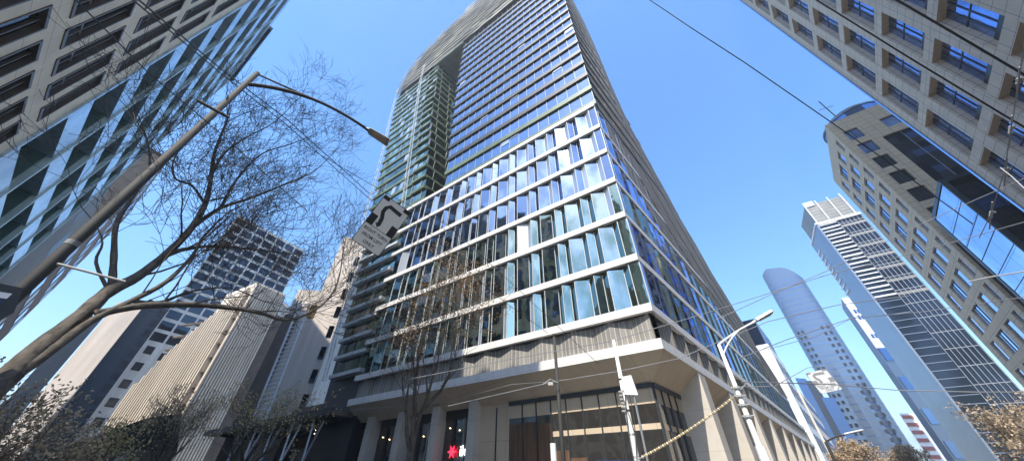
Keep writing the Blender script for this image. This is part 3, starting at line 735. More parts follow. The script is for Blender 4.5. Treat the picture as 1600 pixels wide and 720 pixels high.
e, fr, ln, z = pxblock('curved_blue_tower', 1243, 592, 1256, 586, 330, 'gmid', 'slim deep blue tower low on the horizon left of the distant white sign')
e2, fr, ln, z = pxblock('pale_blue_tower', 1258, 594, 1272, 592, 300, 'ground', 'pale blue tower low on the horizon partly hidden by the distant white sign')
e3, fr, ln, z = pxblock('teal_glass_block', 1284, 622, 1300, 616, 240, 'gmid', 'small blue block low under the distant white sign')
# buildings following the main tower along the side street
a0, z0 = px_side(1188, 532); a1, z1 = px_side(1212, 545)
e = empty('white_rendered_building', SIDE.p(88,0), 'white rendered building with a blue glass roof storey beyond the main tower', 'building')
b = MB().m('white'); SIDE.box(b, 88, 112, 0, 33, -20, -.6); b.build('wall', e)
b = MB().m('gmid'); SIDE.box(b, 88.2, 110, 33, 40, -18, -1.0); b.build('roof_storey', e)
for i in range(4):
    for j in range(5): b = MB().m('gdk'); SIDE.box(b, 91+i*5.3, 93+i*5.3, 4+j*5.6, 7.5+j*5.6, -.7, -.5); b.build('window', e)
e = empty('concrete_building', SIDE.p(112,0), 'pale concrete building low at the far end of the side street', 'building')
b = MB().m('concw'); SIDE.box(b, 113, 150, 0, 26, -20, -.2); b.build('wall', e)
for j in range(5): b = MB().m('gdk'); SIDE.box(b, 114, 149, 3+j*4.8, 5+j*4.8, -.3, -.1); b.build('window', e)

# ================================================================== FAR LEFT
p0, p1, p2 = pol(-48.7,112), pol(-38.3,118), pol(-49.9,122)
ctr = p0+(p1-p0)*.5+A(-43)*14
e = block('grid_window_tower', [p0,p1,p1+A(-43)*20,p0+A(-43)*20], 0, 67.5, 'concw', 'pale tower with a grid of dark blue windows, seen through the bare branches', 'office tower')
fr, ln = edgeframe(p0, p1, ctr)
nc, nr = 7, 14
PT = 2.75
for i in range(nc):
    for j in range(nr):
        x0 = ln*(i+.08)/nc; x1 = ln*(i+.93)/nc; zz_ = 66.6-j*PT
        b = MB().m('gdk' if (i*7+j*3) % 3 == 0 else 'gt2d'); fr.box(b, x0, x1, zz_-1.95, zz_, -.1, .05); b.build('window', e)
for i in range(3):
    for j in range(6): b = MB().m('gt2d'); x0 = ln*(i+.25)/nc; fr.box(b, x0, x0+1.5, 26-j*3.6-i*.8, 27.7-j*3.6-i*.8, -.1, .06); b.build('window', e)
p0, p1, p2 = pol(-46.9,98), pol(-42.0,84), pol(-35.6,88)
e = empty('ribbed_concrete_building', (p1.x,p1.y,0), 'pale ribbed concrete building with fine vertical fins, below the grid window tower', 'building')
b = MB().m('concw')
fa, la = edgeframe(p0, p1, ctr); fb_, lb = edgeframe(p1, p2, ctr)
h1, h2 = 32, 39
# stepped top: lower towards the left
NS_ = 24
for i in range(NS_):
    x0, x1 = la*i/NS_, la*(i+1)/NS_; hh = 14+(36.5-14)*((i+1)/NS_)**.6; fa.box(b, x0, x1, 0, hh, -12, 0)
fb_.box(b, 0, lb*.62, 0, 37.5, -12, 0); fb_.box(b, lb*.62, lb, 0, 36, -10, -1)
b.build('wall', e)
b = MB().m('conc')
for i in range(24):
    x0 = la*i/24; hh = 14+(36.5-14)*max(.05, i/24)**.6; fa.box(b, x0, x0+.30, 0, hh, 0, .8)
for i in range(14): x0 = lb*.62*i/14; fb_.box(b, x0, x0+.28, 0, 37.3, 0, .9)
b.build('fin', e, kind='stuff')
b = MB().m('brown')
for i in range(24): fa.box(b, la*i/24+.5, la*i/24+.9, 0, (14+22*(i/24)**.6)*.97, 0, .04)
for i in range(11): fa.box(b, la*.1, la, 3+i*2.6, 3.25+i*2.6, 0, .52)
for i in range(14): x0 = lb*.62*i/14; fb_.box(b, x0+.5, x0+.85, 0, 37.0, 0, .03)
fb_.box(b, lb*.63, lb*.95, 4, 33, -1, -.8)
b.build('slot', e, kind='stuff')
# pale wall and its brown shaded part next to the main tower
p0, p1 = pol(-36.6,66), pol(-29.4,62)
e = empty('pale_rendered_building', (p0.x,p0.y,0), 'pale pinkish rendered building squeezed against the left edge of the main tower', 'building')
fr, ln = edgeframe(p0, p1, pol(-32,90)); b = MB().m('pink')
fr.box(b, ln*.45, ln, 0, 43.5, -10, 0); fr.box(b, 0, ln*.45, 0, 31, -10, -.2); b.build('wall', e)
b = MB().m('brown'); fr.box(b, 0, ln*.25, 0, 26, 0, .2); b.build('shade_panel', e)  # dark shade of this brown lower part is put into its colour
for j in range(9): b = MB().m('gt2d'); fr.box(b, ln*.88, ln*.97, 8+j*3.6, 10+j*3.6, 0, .1); b.build('window', e)
p0, p1 = pol(-53.0,150), pol(-50.9,146)
e = block('brown_strip_tower', [p0,p1,p1+A(-50)*20,p0+A(-50)*20], 0, 46, 'pink', 'sandy tower with a dark blue glass side, seen under the big tree limb', 'office tower')
b = MB().m('gt2d'); q = [p1+A(40)*.1, pol(-48.0,150), pol(-48,170), p1+A(-50)*20]; b.prism([(x.x,x.y) for x in q], 0, 48); 
q = [pol(-54.5,152), pol(-53.1,150.2), pol(-53.1,170), pol(-54.5,170)]; b.m('ground').prism([(x.x,x.y) for x in q], 0, 41)
b.build('glass_side', e)
b = MB().m('gdk'); fr, ln = edgeframe(pol(-50.4,147.2), pol(-48.3,149.6), pol(-49,170))
for i in range(14): fr.box(b, .3, ln-.3, 4+i*3.1, 6+i*3.1, 0, .3)
b.build('window_band', e, kind='stuff')
# white hoist mast on the building site
e = empty('construction_hoist', at(395,650,60)-V((0,0,at(395,650,60).z)), 'white lattice construction hoist with an orange cage climbing past the ribbed building', 'hoist')
qa, qb = at(396,650,60), at(470,470,60)
for o_ in (V((0,0,0)), V((1.1,.9,0))):
    b = MB().m('white'); b.tube([qa+o_, qb+o_], .14, 4); b.build('mast', e)
b = MB().m('white')
for i in range(26):
    t = i/26; a_ = qa.lerp(qb, t); c_ = qa.lerp(qb, (i+1)/26)+V((1.1,.9,0)); b.tube([a_, c_], .06, 4)
b.build('bracing', e)
b = MB().m('orange'); q = qa.lerp(qb, .93)+V((1.8,1.2,0)); b.prism([(q.x-.4,q.y-.4),(q.x+.4,q.y-.4),(q.x+.4,q.y+.4),(q.x-.4,q.y+.4)], q.z-1.2, q.z+.9); b.build('cage', e)
# street canopy left of the podium
e = empty('street_canopy', FRONT.p(31.5,0,2), 'dark flat street canopy on slanting steel props, left of the podium', 'canopy')
b = MB().m('brown'); FRONT.box(b, 30.6, 62, 8.0, 8.35, -6, 1.2); b.m('slab'); FRONT.box(b, 30.6, 62, 8.0, 8.6, 1.2, 1.35); b.build('roof', e)
b = MB().m('slab')
for i in range(7): FRONT.box(b, 32+i*4, 32.3+i*4, 7.6, 8.0, -6, 1.1)
b.build('joist', e)
for i in range(5):
    x = 32+i*4.2
    for dx in (0, 2.1):
        b = MB().m('galv' if i % 2 == 0 else 'white'); b.tube([FRONT.p(x+dx, 8.2, .9), FRONT.p(x+2.1-dx, .1, 1.6)], .10, 6); b.build('prop', e)
for i in range(6):
    b = MB().m('lit'); q = FRONT.p(32.5+i*3.1, 7.55, -2-(i % 2)*1.6); b.tube([q, q+V((0,0,.05))], .07, 6); b.build('downlight', e)
b = MB().m('brown'); FRONT.box(b, 36.5, 62, 0, 11.5, -9, -5.5); b.m('gdark')
for i in range(9): FRONT.quad(b, 37+i*2.8, 39.4+i*2.8, .4, 6.5, -5.45)
b.build('low_shops', label='low dark row of shopfronts behind the street canopy', category='shops')
# dark gabled house low left
p0, p1 = pol(-40.5, 46), pol(-49, 50); fr, ln = edgeframe(p1, p0, pol(-45,60))
e = empty('low_dark_house', (p0.x,p0.y,0), 'low dark building with a slanting roof among the trees at the lower left', 'building')
b = MB().m('brown'); b.prism([(x.x,x.y) for x in (p0,p1,p1+A(-45)*9,p0+A(-45)*9)], 0, 5.0)
b.build('wall', e)
b = MB().m('slab'); d_ = A(-45)*9; r0 = (p0+p1)/2
b.hexa([p1+V((0,0,5)), p0+V((0,0,5)), p0+d_+V((0,0,5)), p1+d_+V((0,0,5)), p1.lerp(p0,.55)+V((0,0,7.4)), p1.lerp(p0,.85)+V((0,0,7.9)), p1.lerp(p0,.85)+d_+V((0,0,7.9)), p1.lerp(p0,.55)+d_+V((0,0,7.4))]); b.build('roof', e)
b = MB().m('white'); fr.box(b, ln*.5, ln*.56, 3.8, 4.5, 0, .1); b.build('window', e)

# ================================================================== POLES, LAMPS, SIGNS, WIRES
def curve(pts, n=14):
    out = []
    for i in range(n+1):
        t = i/n; P_ = list(pts)
        while len(P_) > 1: P_ = [P_[k].lerp(P_[k+1], t) for k in range(len(P_)-1)]
        out.append(P_[0])
    return out
def lamphead(e, q, d_, L_=.75, w_=.17):
    d_ = d_.normalized(); s_ = d_.cross(V((0,0,1))).normalized(); u_ = s_.cross(d_)
    b = MB().m('galv'); pr = [(-.1,.04,.04),(.0,.06,.05),(.07,w_*.8,.06),(L_,w_,.06),(L_+.03,w_*.9,.04)]
    rings = []
    for x, hw, hh in pr: c_ = q+d_*x; rings.append([c_-s_*hw-u_*.02, c_+s_*hw-u_*.02, c_+s_*hw*.7+u_*hh, c_-s_*hw*.7+u_*hh])
    for r0_, r1_ in zip(rings, rings[1:]): b.hexa(r0_+r1_)
    o = b.build('lamp_head', e)
    b = MB().m('lens'); b.hexa([q+d_*.14-s_*.07-u_*.05, q+d_*.14+s_*.07-u_*.05, q+d_*(L_-.06)+s_*w_*.8-u_*.05, q+d_*(L_-.06)-s_*w_*.8-u_*.05, q+d_*.14-s_*.08-u_*.02, q+d_*.14+s_*.08-u_*.02, q+d_*(L_-.06)+s_*w_*.85-u_*.02, q+d_*(L_-.06)-s_*w_*.85-u_*.02]); b.build('lens', o)
# left lamp post
LP = pol(-59.4, 8.0); top = at(401,113,8.0)
e = empty('street_lamp', LP, 'tall dark tram pole with a long curved lamp arm at the left', 'street lamp')
b = MB().m('poleg'); b.tube([LP, LP+V((0,0,4)), (LP.x,LP.y,top.z)], [.092,.082,.058], 16); b.build('pole', e, smooth=True)
lh = at(575, 203, 7.3); pa = V((LP.x,LP.y,at(386,133,8).z))
b = MB().m('poleg'); mid = at(470,140,7.6); b.tube(curve([pa, at(440,140,7.8)+V((0,0,.1)), at(500,150,7.5), lh]), [.05]*8+[.042]*7, 8)
b.tube([V((LP.x,LP.y,top.z-.05)), at(482,152,7.62)], .025, 6); b.build('arm', e, smooth=True)
lamphead(e, lh, at(606,222,7.25)-lh, (at(606,222,7.25)-lh).length)
b = MB().m('poleg'); b.tube([at(308,157,7.9), at(358,184,7.7)], .035, 6); b.build('crossbar', e)
b = MB().m('groundg'); b.tube([at(90,412,7.8), at(196,440,7.3)], .018, 6)
for zc in (4.3, 5.4, 7.2): b.tube([(LP.x,LP.y,zc), (LP.x,LP.y,zc+.08)], .108-.005*zc, 14)
b.build('bracket', e)
# slim grey pole
def pole(name, label, az_, r, ztop, r0, r1, mm, group=None):
    q = pol(az_, r); e = empty(name, q, label, 'pole', group); b = MB().m(mm); b.tube([q, q+V((0,0,ztop*.5)), q+V((0,0,ztop))], [r0, (r0+r1)/2, r1], 14); b.build('shaft', e, smooth=True); return e, q
e, q = pole('tram_pole', 'slim dark grey tram pole standing in front of the lobby glazing', 7.8, 13.5, at(865,525,13.5).z, .10, .055, 'poleg')
b = MB().m('poleg'); b.tube([q+V((0,0,2.5)), q+V((0,0,2.6))], .13, 12); b.tube([(q.x,q.y,at(865,525,13.5).z), (q.x,q.y,at(865,522,13.5).z)], .075, 10); b.build('collar', e)
e, q = pole('tram_pole', 'cream tram pole with cables, insulators and a white box, in front of the podium corner', 17.95, 13.0, at(957,531,13).z, .15, .055, 'polew')
zq = lambda v: at(970, v, 13).z
b = MB().m('poleg')
for zc in (.9, 2.1, 3.3, 3.9, 4.6, 5.2, 5.6): b.tube([q+V((0,0,zc)), q+V((0,0,zc+.07))], .145-.012*zc, 12)
for k, w_ in enumerate((0, 1.2, 2.1)):
    b.tube([q+V((.15*math.sin(w_*2+i*.3), -.13+.01*math.cos(i), 1.5+i*.28)) for i in range(14)], .016, 4)
b.build('clamp', e)
b = MB().m('porc')
for k in range(6): b.tube([q+V((-.06,-.03,4.6+k*.12)), q+V((-.19,-.07,4.62+k*.12))], [.05,.03], 8)
b.build('insulator', e)
b = MB().m('white'); bx = at(983,600,12.9); s_ = NS; 
b.hexa([bx+V((-.22,0,-.33)), bx+V((.26,.05,-.33)), bx+V((.26,.3,-.33)), bx+V((-.22,.25,-.33)), bx+V((-.22,0,.25)), bx+V((.16,.05,.33)), bx+V((.16,.3,.33)), bx+V((-.22,.25,.25))]); b.build('equipment_box', e)
b = MB().m('galv'); b.tube([bx+V((.12,.1,-.33)), bx+V((.12,.1,-3.6))], .035, 8); b.build('conduit', e)
# cream pole with lamp at the right
e, q = pole('street_lamp', 'cream lamp pole with a short arched arm, beside the fin columns of the side street', 33.1, 13.0, at(1123,538,13).z, .12, .05, 'polew'); e['category'] = 'street lamp'
tp = q+V((0,0,at(1123,538,13).z)); lh = at(1180,502,13.4)
b = MB().m('white'); b.tube(curve([tp, at(1150,516,13.2), lh]), .03, 6); b.tube(curve([at(1131,552,13), at(1140,527,13.1), at(1158,513,13.2)]), .025, 6); b.build('arm', e)
lamphead(e, lh, at(1203,489,13.5)-lh, .62, .13)
b = MB().m('porc')
for zc in (at(1165,632,13).z, at(1160,618,13).z, at(1155,605,13).z, at(1168,650,13).z): b.tube([q+V((-.16,0,zc)), q+V((.2,0,zc+.02))], .025, 8); b.tube([q+V((0,0,zc-.03)), q+V((0,0,zc+.03))], .115, 10)
b.build('insulator', e)
b = MB().m('white'); b.tube([at(1184,690,12.9)-V((0,0,.6)), at(1184,690,12.9)+V((0,0,-.1))], .13, 10); b.build('cabinet', e)
# small white antenna
q = at(864,692,11); e = empty('antenna', (q.x,q.y,0), 'short white cylindrical antenna left of the slim grey pole', 'antenna')
b = MB().m('white'); b.tube([q-V((0,0,.0)), q-V((0,0,.45))], .085, 10); b.build('radome', e)
b = MB().m('galv'); b.tube([q-V((0,0,.45)), (q.x,q.y,0)], .06, 8); b.hexa([q+V((.1,0,-.75)), q+V((.22,0,-.75)), q+V((.22,.1,-.75)), q+V((.1,.1,-.75)), q+V((.1,0,-.5)), q+V((.22,0,-.5)), q+V((.22,.1,-.5)), q+V((.1,.1,-.5))]); b.build('mount', e)
# blue street name sign at the bottom edge
q = at(966,742,12.6); e = empty('street_name_sign', (q.x,q.y,q.z-.3), 'small blue street sign with white marks at the foot of the cream pole', 'sign')
d_ = V((1,-.1,0)).normalized()
b = MB().m('blue'); b.hexa([q-d_*.62-V((0,0,.3)), q+d_*.62-V((0,0,.3)), q+d_*.62+V((0,.04,-.3)), q-d_*.62+V((0,.04,-.3)), q-d_*.62+V((0,0,.36)), q+d_*.62+V((0,0,.36)), q+d_*.62+V((0,.04,.36)), q-d_*.62+V((0,.04,.36))]); b.build('plate', e)
b = MB().m('signww'); x = -.58
for w_ in (.07,.09,.05,.11,.05,.08,.05,.06):
    c_ = q+d_*x+V((0,-.012,0)); b.hexa([c_-V((0,0,.1)), c_+d_*w_-V((0,0,.1)), c_+d_*w_+V((0,.008,-.1)), c_+V((0,.008,-.1)), c_+V((0,0,.24)), c_+d_*w_+V((0,0,.24)), c_+d_*w_+V((0,.008,.24)), c_+V((0,.008,.24))]); x += .16
b.build('lettering', e)
# hanging framed light at the left edge
q = at(8,462,7.0); e = empty('light_box', q, 'dark framed light box poking in at the left edge beside the tram pole', 'light box')
a_, b_, c_, d_ = at(-30,436,7), at(36,450,7), at(22,488,7), at(-40,520,7)
b = MB().m('mulld'); off_ = A(-58)*.12; b.hexa([d_,c_,b_,a_]+[x+off_ for x in (d_,c_,b_,a_)]); b.build('frame', e)
i_ = -A(-58)*.012; b = MB().m('signww'); b.poly([at(-25,452,7)+i_, at(19,459,7)+i_, at(10,467,7)+i_, at(-25,461,7)+i_]); b.m('gmid').poly([at(-25,462,7)+i_, at(9,468,7)+i_, at(-12,490,7)+i_, at(-30,500,7)+i_]); b.build('panel', e)

# hook turn signs
def hooksign(cs, dist, label, face, ink, scale_txt=1):
    cu = sum(c[0] for c in cs)/4; cv = sum(c[1] for c in cs)/4; dc = ray(cu, cv).normalized(); ctr_ = EYE+dc*dist
    P4 = [EYE+ray(*c)*(dist/ray(*c).dot(dc)) for c in cs]          # BL BR TR TL on one plane
    o, X, Y = P4[0], P4[1]-P4[0], P4[3]-P4[0]; W_, H_ = X.length, Y.length; nrm = X.cross(Y).normalized()
    if nrm.dot(dc) > 0: nrm = -nrm
    e = empty('road_sign', ctr_, label, 'road sign')
    def S(u, v, h=0): return o+X*u+Y*v+nrm*h
    def rr(u0, v0, u1, v1, rad, h0, h1, mb):
        pts = []
        ru, rv = rad/W_, rad/H_
        for (cx_, cy_, s0) in ((u1-ru, v1-rv, 0), (u0+ru, v1-rv, 90), (u0+ru, v0+rv, 180), (u1-ru, v0+rv, 270)):
            for k in range(5): t = R(s0+k*22.5); pts.append((cx_+ru*math.cos(t), cy_+rv*math.sin(t)))
        bt = [S(a, c, h0) for a, c in pts]; tp_ = [S(a, c, h1) for a, c in pts]; kk = len(pts)
        mb.poly(tp_); mb.poly(list(reversed(bt)))
        for i in range(kk): mb.poly([bt[i], bt[(i+1) % kk], tp_[(i+1) % kk], tp_[i]])
    b = MB().m(ink); rr(0, 0, 1, 1, .05, -.02, -.004, b); b.build('backing', e)
    b = MB().m(face); rr(.022, .013, .978, .987, .045, -.004, .0, b); b.build('face', e)
    b = MB().m(ink)
    for q_ in ((.0,.405,.25,.61), (.75,.405,1,.61), (.0,.925,.24,.998), (.76,.925,1,.998)): rr(q_[0]+.012, q_[1], q_[2]-.012, q_[3]-.005, .012, 0, .004, b)
    b.poly([S(.02,.396,.004), S(.98,.396,.004), S(.98,.404,.004), S(.02,.404,.004)])
    path = [(.40,.47),(.37,.60),(.27,.72),(.275,.80),(.36,.865),(.80,.845)]; wd = .062
    P_ = [V((a*W_, c*H_, 0)) for a, c in path]; lft = []; rgt = []
    for i, p in enumerate(P_):
        t = (P_[min(i+1,5)]-P_[max(i-1,0)]).normalized(); nn = V((-t.y, t.x, 0))*wd*W_; lft.append(p+nn); rgt.append(p-nn)
    g_ = lambda p: S(p.x/W_, p.y/H_, .005)
    for i in range(5): b.poly([g_(lft[i]), g_(rgt[i]), g_(rgt[i+1]), g_(lft[i+1])])
    b.poly([S(.27,.49,.006), S(.40,.42,.006), S(.47,.50,.006)]); b.build('arrow_symbol', e)
    for txt, v_, sz in (('RIGHT TURN', .315, .135), ('FROM LEFT', .205, .135), ('ONLY', .095, .135)):
        textmesh(txt, sz*W_*1.06, S(.5, v_, .004), X, Y, nrm, e, ink, thick=.001)
    return e, S
e, S = hooksign([(548.5,373.5),(591.5,401.5),(640.5,334),(602,303.5)], 9.5, 'tilted white sign reading RIGHT TURN FROM LEFT ONLY in front of the tower', 'signw', 'signb')
b = MB().m('galv'); b.tube([S(.2,.5,-.03), S(.2,1.05,-.03)], .015, 6); b.tube([S(.8,.5,-.03), S(.8,1.05,-.03)], .015, 6); b.build('bracket', e)
e, S = hooksign([(1283,615),(1317,608),(1291,573),(1258,583)], 19, 'sunlit white hook turn sign hanging over the far end of the side street', 'signww', 'signwash')  # overexposure of this sign is put into its face and print colours

# wires
WI = [0]
def wire(pts, r, label, mm='wire', n=20, sag=0, cat='wire', group='overhead tram wires', name='overhead_wire'):
    """pts: (u, v, horizontal distance) seen along the wire; joined smoothly"""
    P_ = [at(*p) for p in pts]
    if len(P_) == 2:
        P_ = [P_[0].lerp(P_[1], i/n)-V((0,0,sag*4*(i/n)*(1-i/n))) for i in range(n+1)]
    b = MB().m(mm); b.tube(P_, r, 6); b.build(name, label=label, category=cat, group=group)
wire([(985,-20,9),(1080,44,11),(1165,99,13),(1300,192,17),(1400,262,20),(1520,350,25)], .022, 'black wire crossing the open sky from top centre towards the sandy office')
wire([(1240,-20,7.5),(1275,0,8),(1420,90,9.5),(1570,181,11),(1640,222,12)], .016, 'black wire crossing the tan grid block, the lower of two')
wire([(1370,-18,6.5),(1490,52,7.5),(1595,114,8.5),(1650,148,9)], .016, 'black wire crossing the tan grid block, the upper of two')
wire([(195,-18,6),(350,112,8),(450,188,10),(578,303,13)], .016, 'upper of the twin dark wires running to the hook turn sign')
wire([(200,-6,6.1),(350,119,8),(450,197,10),(590,322,13)], .014, 'lower of the twin dark wires running to the hook turn sign')
wire([(100,-18,6),(230,112,7),(340,205,8),(480,330,9.6)], .010, 'thin dark wire over the beige block and the bare tree')
wire([(640,335,10),(700,392,11),(770,458,12),(856,520,13.4)], .010, 'thin wire from the hook turn sign down to the slim grey pole')
wire([(480,230,9.5),(600,300,10),(700,352,10.5),(810,452,12),(935,568,13)], .010, 'thin wire falling across the podium windows to the cream pole')
wire([(640,592,13),(800,560,12.6),(958,532,13),(1100,490,14),(1290,430,17),(1440,392,19),(1600,347,21),(1640,336,22)], .013, 'grey span wire from the podium front across the round tower to the right edge', 'wireg')
wire([(700,634,14),(865,596,13.5),(965,580,13),(1060,560,13.4),(1200,502,14),(1310,476,16),(1420,462,17)], .013, 'grey span wire passing the top of the cream lamp pole', 'wireg')
wire([(1118,500,13),(1200,462,15),(1290,424,17),(1450,345,20),(1620,270,24)], .013, 'span wire rising over the round tower to the dark tower', 'wireg')
wire([(1155,560,13),(1230,530,15),(1330,497,18),(1440,487,20),(1600,464,22),(1640,458,22)], .014, 'pale span wire crossing the dark tower above its louvres', 'wireg')
wire([(1200,545,13.5),(1275,525,15),(1345,490,18)], .010, 'short thin wire in the sky left of the round tower', 'wireg')
wire([(1160,596,13),(1300,600,16),(1400,609,18),(1520,612,18),(1640,612,18)], .014, 'pale level wire across the foot of the dark tower', 'wireg')
wire([(1512,440,13),(1545,433,13),(1600,424,13),(1640,417,13)], .015, 'short thick pale insulated cable at the right edge over the blue glass bay', 'porc')
wire([(1155,604,13),(1210,603,13.5),(1262,574,19),(1290,572,19)], .012, 'wire carrying the distant white sign', 'wireg')
wire([(548,640,22),(700,628,17),(800,600,15),(860,596,13.5)], .010, 'thin wire under the soffit of the podium', 'wireg')
# twisted tan guard rope on the guy wire
qa, qb = at(1003,714,12.6), at(1145,621,13)
e = empty('guy_wire_guard', qa, 'tan twisted guard sleeve on the guy wire between the two cream poles', 'cable guard')
b = MB(); N_ = 46
for k in range(N_):
    t0, t1 = k/N_, (k+.78)/N_; b.m('rope' if k % 2 else 'rope2'); p_, q_ = qa.lerp(qb, t0), qa.lerp(qb, t1)
    sg_ = V((0,0,-.25*4*t0*(1-t0)*.3)); b.tube([p_+sg_, (p_+q_)/2+sg_, q_+sg_], [.022,.05,.022], 7)
b.build('sleeve', e)
b = MB().m('galv'); b.tube([qb, at(1165,600,13)], .02, 5); b.tube([at(995,718,12.6), qa], .02, 5); b.build('cable', e)
# insulators hung in the wires at the right edge
for k, (u, v, r_, lb) in enumerate(((1592,122,8.4,'uppermost'),(1580,197,9.5,'second highest'),(1572,262,10.5,'third highest'),(1549,330,11.5,'lowest'))):
    q = at(u, v, r_); e = empty('insulator', q, 'white insulator on the hanging cable at the right edge, the %s of four' % lb, 'insulator', 'insulators at the right edge')
    b = MB().m('porc'); dn = (at(u-6,v+60,r_+.9)-q).normalized()
    for j in range(4 if k else 3): b.tube([q+dn*(j*.05), q+dn*(j*.05+.02), q+dn*(j*.05+.035)], [.02,.03,.015], 10)
    b.build('disc', e); b = MB().m('wireg'); b.tube([q-dn*.25, q+dn*.5], .012, 5)
    b.tube([q, q+V((.07,.02,.04)), q+V((.12,.02,.0)), q+V((.06,.02,-.03)), q+V((0,0,-.01))], .012, 5); b.build('shackle', e)
wire([(1602,60,7.6),(1592,125,8.4),(1580,200,9.5),(1570,265,10.5),(1548,335,11.5),(1530,372,12)], .008, 'thin hanging cable joining the insulators at the right edge', 'wireg')
wire([(1563,262,10.5),(1580,275,10.3),(1612,305,10)], .008, 'short pale cable leaving the third insulator at the right edge', 'porc')
# wire fitting beside slim pole
q = at(860,597,13.4); b = MB().m('porc')
for k in range(3): b.tube([q+V((.06*k-.06,-.05,.0)), q+V((.06*k-.06,-.05,-.12))], [.03,.045], 8)
b.tube([q+V((-.3,0,-.08)), q+V((0,0,.12)), q+V((.3,0,-.02))], .015, 5); b.build('wire_fitting', label='small pale wire fitting with three insulators beside the slim grey pole', category='wire fitting')
# distant lamp arm low right
q = at(1290,690,40); e = empty('street_lamp', (q.x,q.y,0), 'small distant street lamp low between the round tower and the side street', 'street lamp')
b = MB().m('poleg'); b.tube([(q.x,q.y,0), q], .12, 8); b.tube(curve([q, at(1300,683,40), at(1320,678,40)]), .06, 6); b.build('pole', e)
lamphead(e, at(1318,678,40), at(1332,675,40)-at(1318,678,40), 1.3, .2)

# ================================================================== TREES
def grow(b, p, d_, ln, r, lvl, rnd, maxl, leaves=None, wander=.22, up=.12, spread=.75, kids=None, mtw='twig', minr=.004):
    seg = 4 if lvl < 3 else 3; pts = [p]; rr_ = [r]; q = p.copy(); dd = d_.normalized(); nodes = []
    for i in range(seg):
        dd = (dd+V((rnd.uniform(-1,1), rnd.uniform(-1,1), rnd.uniform(-1,1)))*wander+V((0,0,up))).normalized()
        q = q+dd*(ln/seg); pts.append(q.copy()); rr_.append(max(minr, r*(1-(i+1)/seg*.55))); nodes.append((q.copy(), dd.copy(), rr_[-1]))
    b.m('bark' if r > .035 else mtw); b.tube(pts, rr_, 7 if r > .05 else (5 if r > .015 else 3), cap=False)
    if leaves is not None and lvl >= maxl-1:
        for k in range(leaves[1]):
            if rnd.random() < leaves[2]: leaves[0].append(q+V((rnd.uniform(-.25,.25), rnd.uniform(-.25,.25), rnd.uniform(-.25,.25))))
    if lvl >= maxl: return
    nk = (kids or {}).get(lvl, 4)
    for k in range(nk):
        nd = nodes[min(seg-1, 1+int(k*(seg-1)/max(1, nk-1)+.01))] if k < nk-1 else nodes[-1]
        side = V((rnd.uniform(-1,1), rnd.uniform(-1,1), rnd.uniform(-.6,1))).normalized()
        nd2 = (nd[1]*(1-spread*.45)+side*spread*.75).normalized()
        grow(b, nd[0], nd2, ln*rnd.uniform(.58,.78), max(minr, nd[2]*rnd.uniform(.5,.68)), lvl+1, rnd, maxl, leaves, wander, up, spread, kids, mtw, minr)
def leafmesh(pts, size, mname, name, parent, rnd, per=3):
    b = MB().m(mname)
    for p in pts:
        for k in range(per):
            c_ = p+V((rnd.gauss(0,.08), rnd.gauss(0,.08), rnd.gauss(0,.08)))
            x = V((rnd.uniform(-1,1), rnd.uniform(-1,1), rnd.uniform(-1,1))).normalized()*size*rnd.uniform(.6,1.3); y = x.cross(V((rnd.uniform(-1,1), rnd.uniform(-1,1), rnd.uniform(-1,1)))).normalized()*size*.6
            b.poly([c_-x, c_-y, c_+x, c_+y])
    return b.build(name, parent)
# big bare plane tree at the left; the limbs follow the photograph, each at its own depth
rnd = random.Random(11)
e = empty('bare_plane_tree', V((-9.5,6.0,0)), 'large bare tree leaning in from the left edge over the sky', 'tree')
tb = MB(); tw = MB()
limbs = [
 ([(-60,650,8.0),(0,598,8.2),(60,545,8.4),(130,490,8.7),(170,455,8.9),(215,432,9.1),(262,395,9.4),(300,355,9.7),(322,315,10),(330,275,10.3),(335,240,10.6),(350,200,10.8)], .15, .03),
 ([(0,600,8.2),(70,555,8.3),(140,503,8.5),(205,470,8.7),(260,440,8.9),(300,400,9.2),(316,372,9.4)], .075, .025),
 ([(150,490,8.6),(230,477,8.7),(320,477,8.9),(400,487,9.2),(445,500,9.4),(480,490,9.6),(510,470,9.7),(528,440,9.8),(535,400,9.9)], .07, .012),
 ([(175,452,8.9),(178,400,9.1),(182,350,9.3),(205,310,9.5),(232,270,9.7),(232,230,9.9),(222,195,10.1)], .06, .012),
 ([(300,355,9.7),(345,325,10.1),(390,310,10.4),(440,290,10.8),(490,268,11.1),(520,240,11.4)], .055, .010),
 ([(262,395,9.4),(320,385,9.6),(380,388,9.8),(440,395,10),(490,400,10.2)], .05, .010),
 ([(322,315,10),(318,315,10),(300,290,9.9),(275,280,9.8),(270,255,9.7),(285,225,9.8)], .045, .01),
 ([(205,470,8.7),(250,472,8.9),(300,455,9.2),(360,450,9.5),(410,470,9.8)], .04, .009),
 ([(330,275,10.3),(350,240,10.6),(385,215,10.8),(430,190,11),(470,150,11.3)], .04, .008),
 ([(345,325,10.1),(370,280,10.4),(410,240,10.7),(455,225,11),(505,205,11.3)], .04, .008),
 ([(170,455,8.9),(150,410,8.9),(160,380,9),(150,350,9.1)], .035, .008),
]
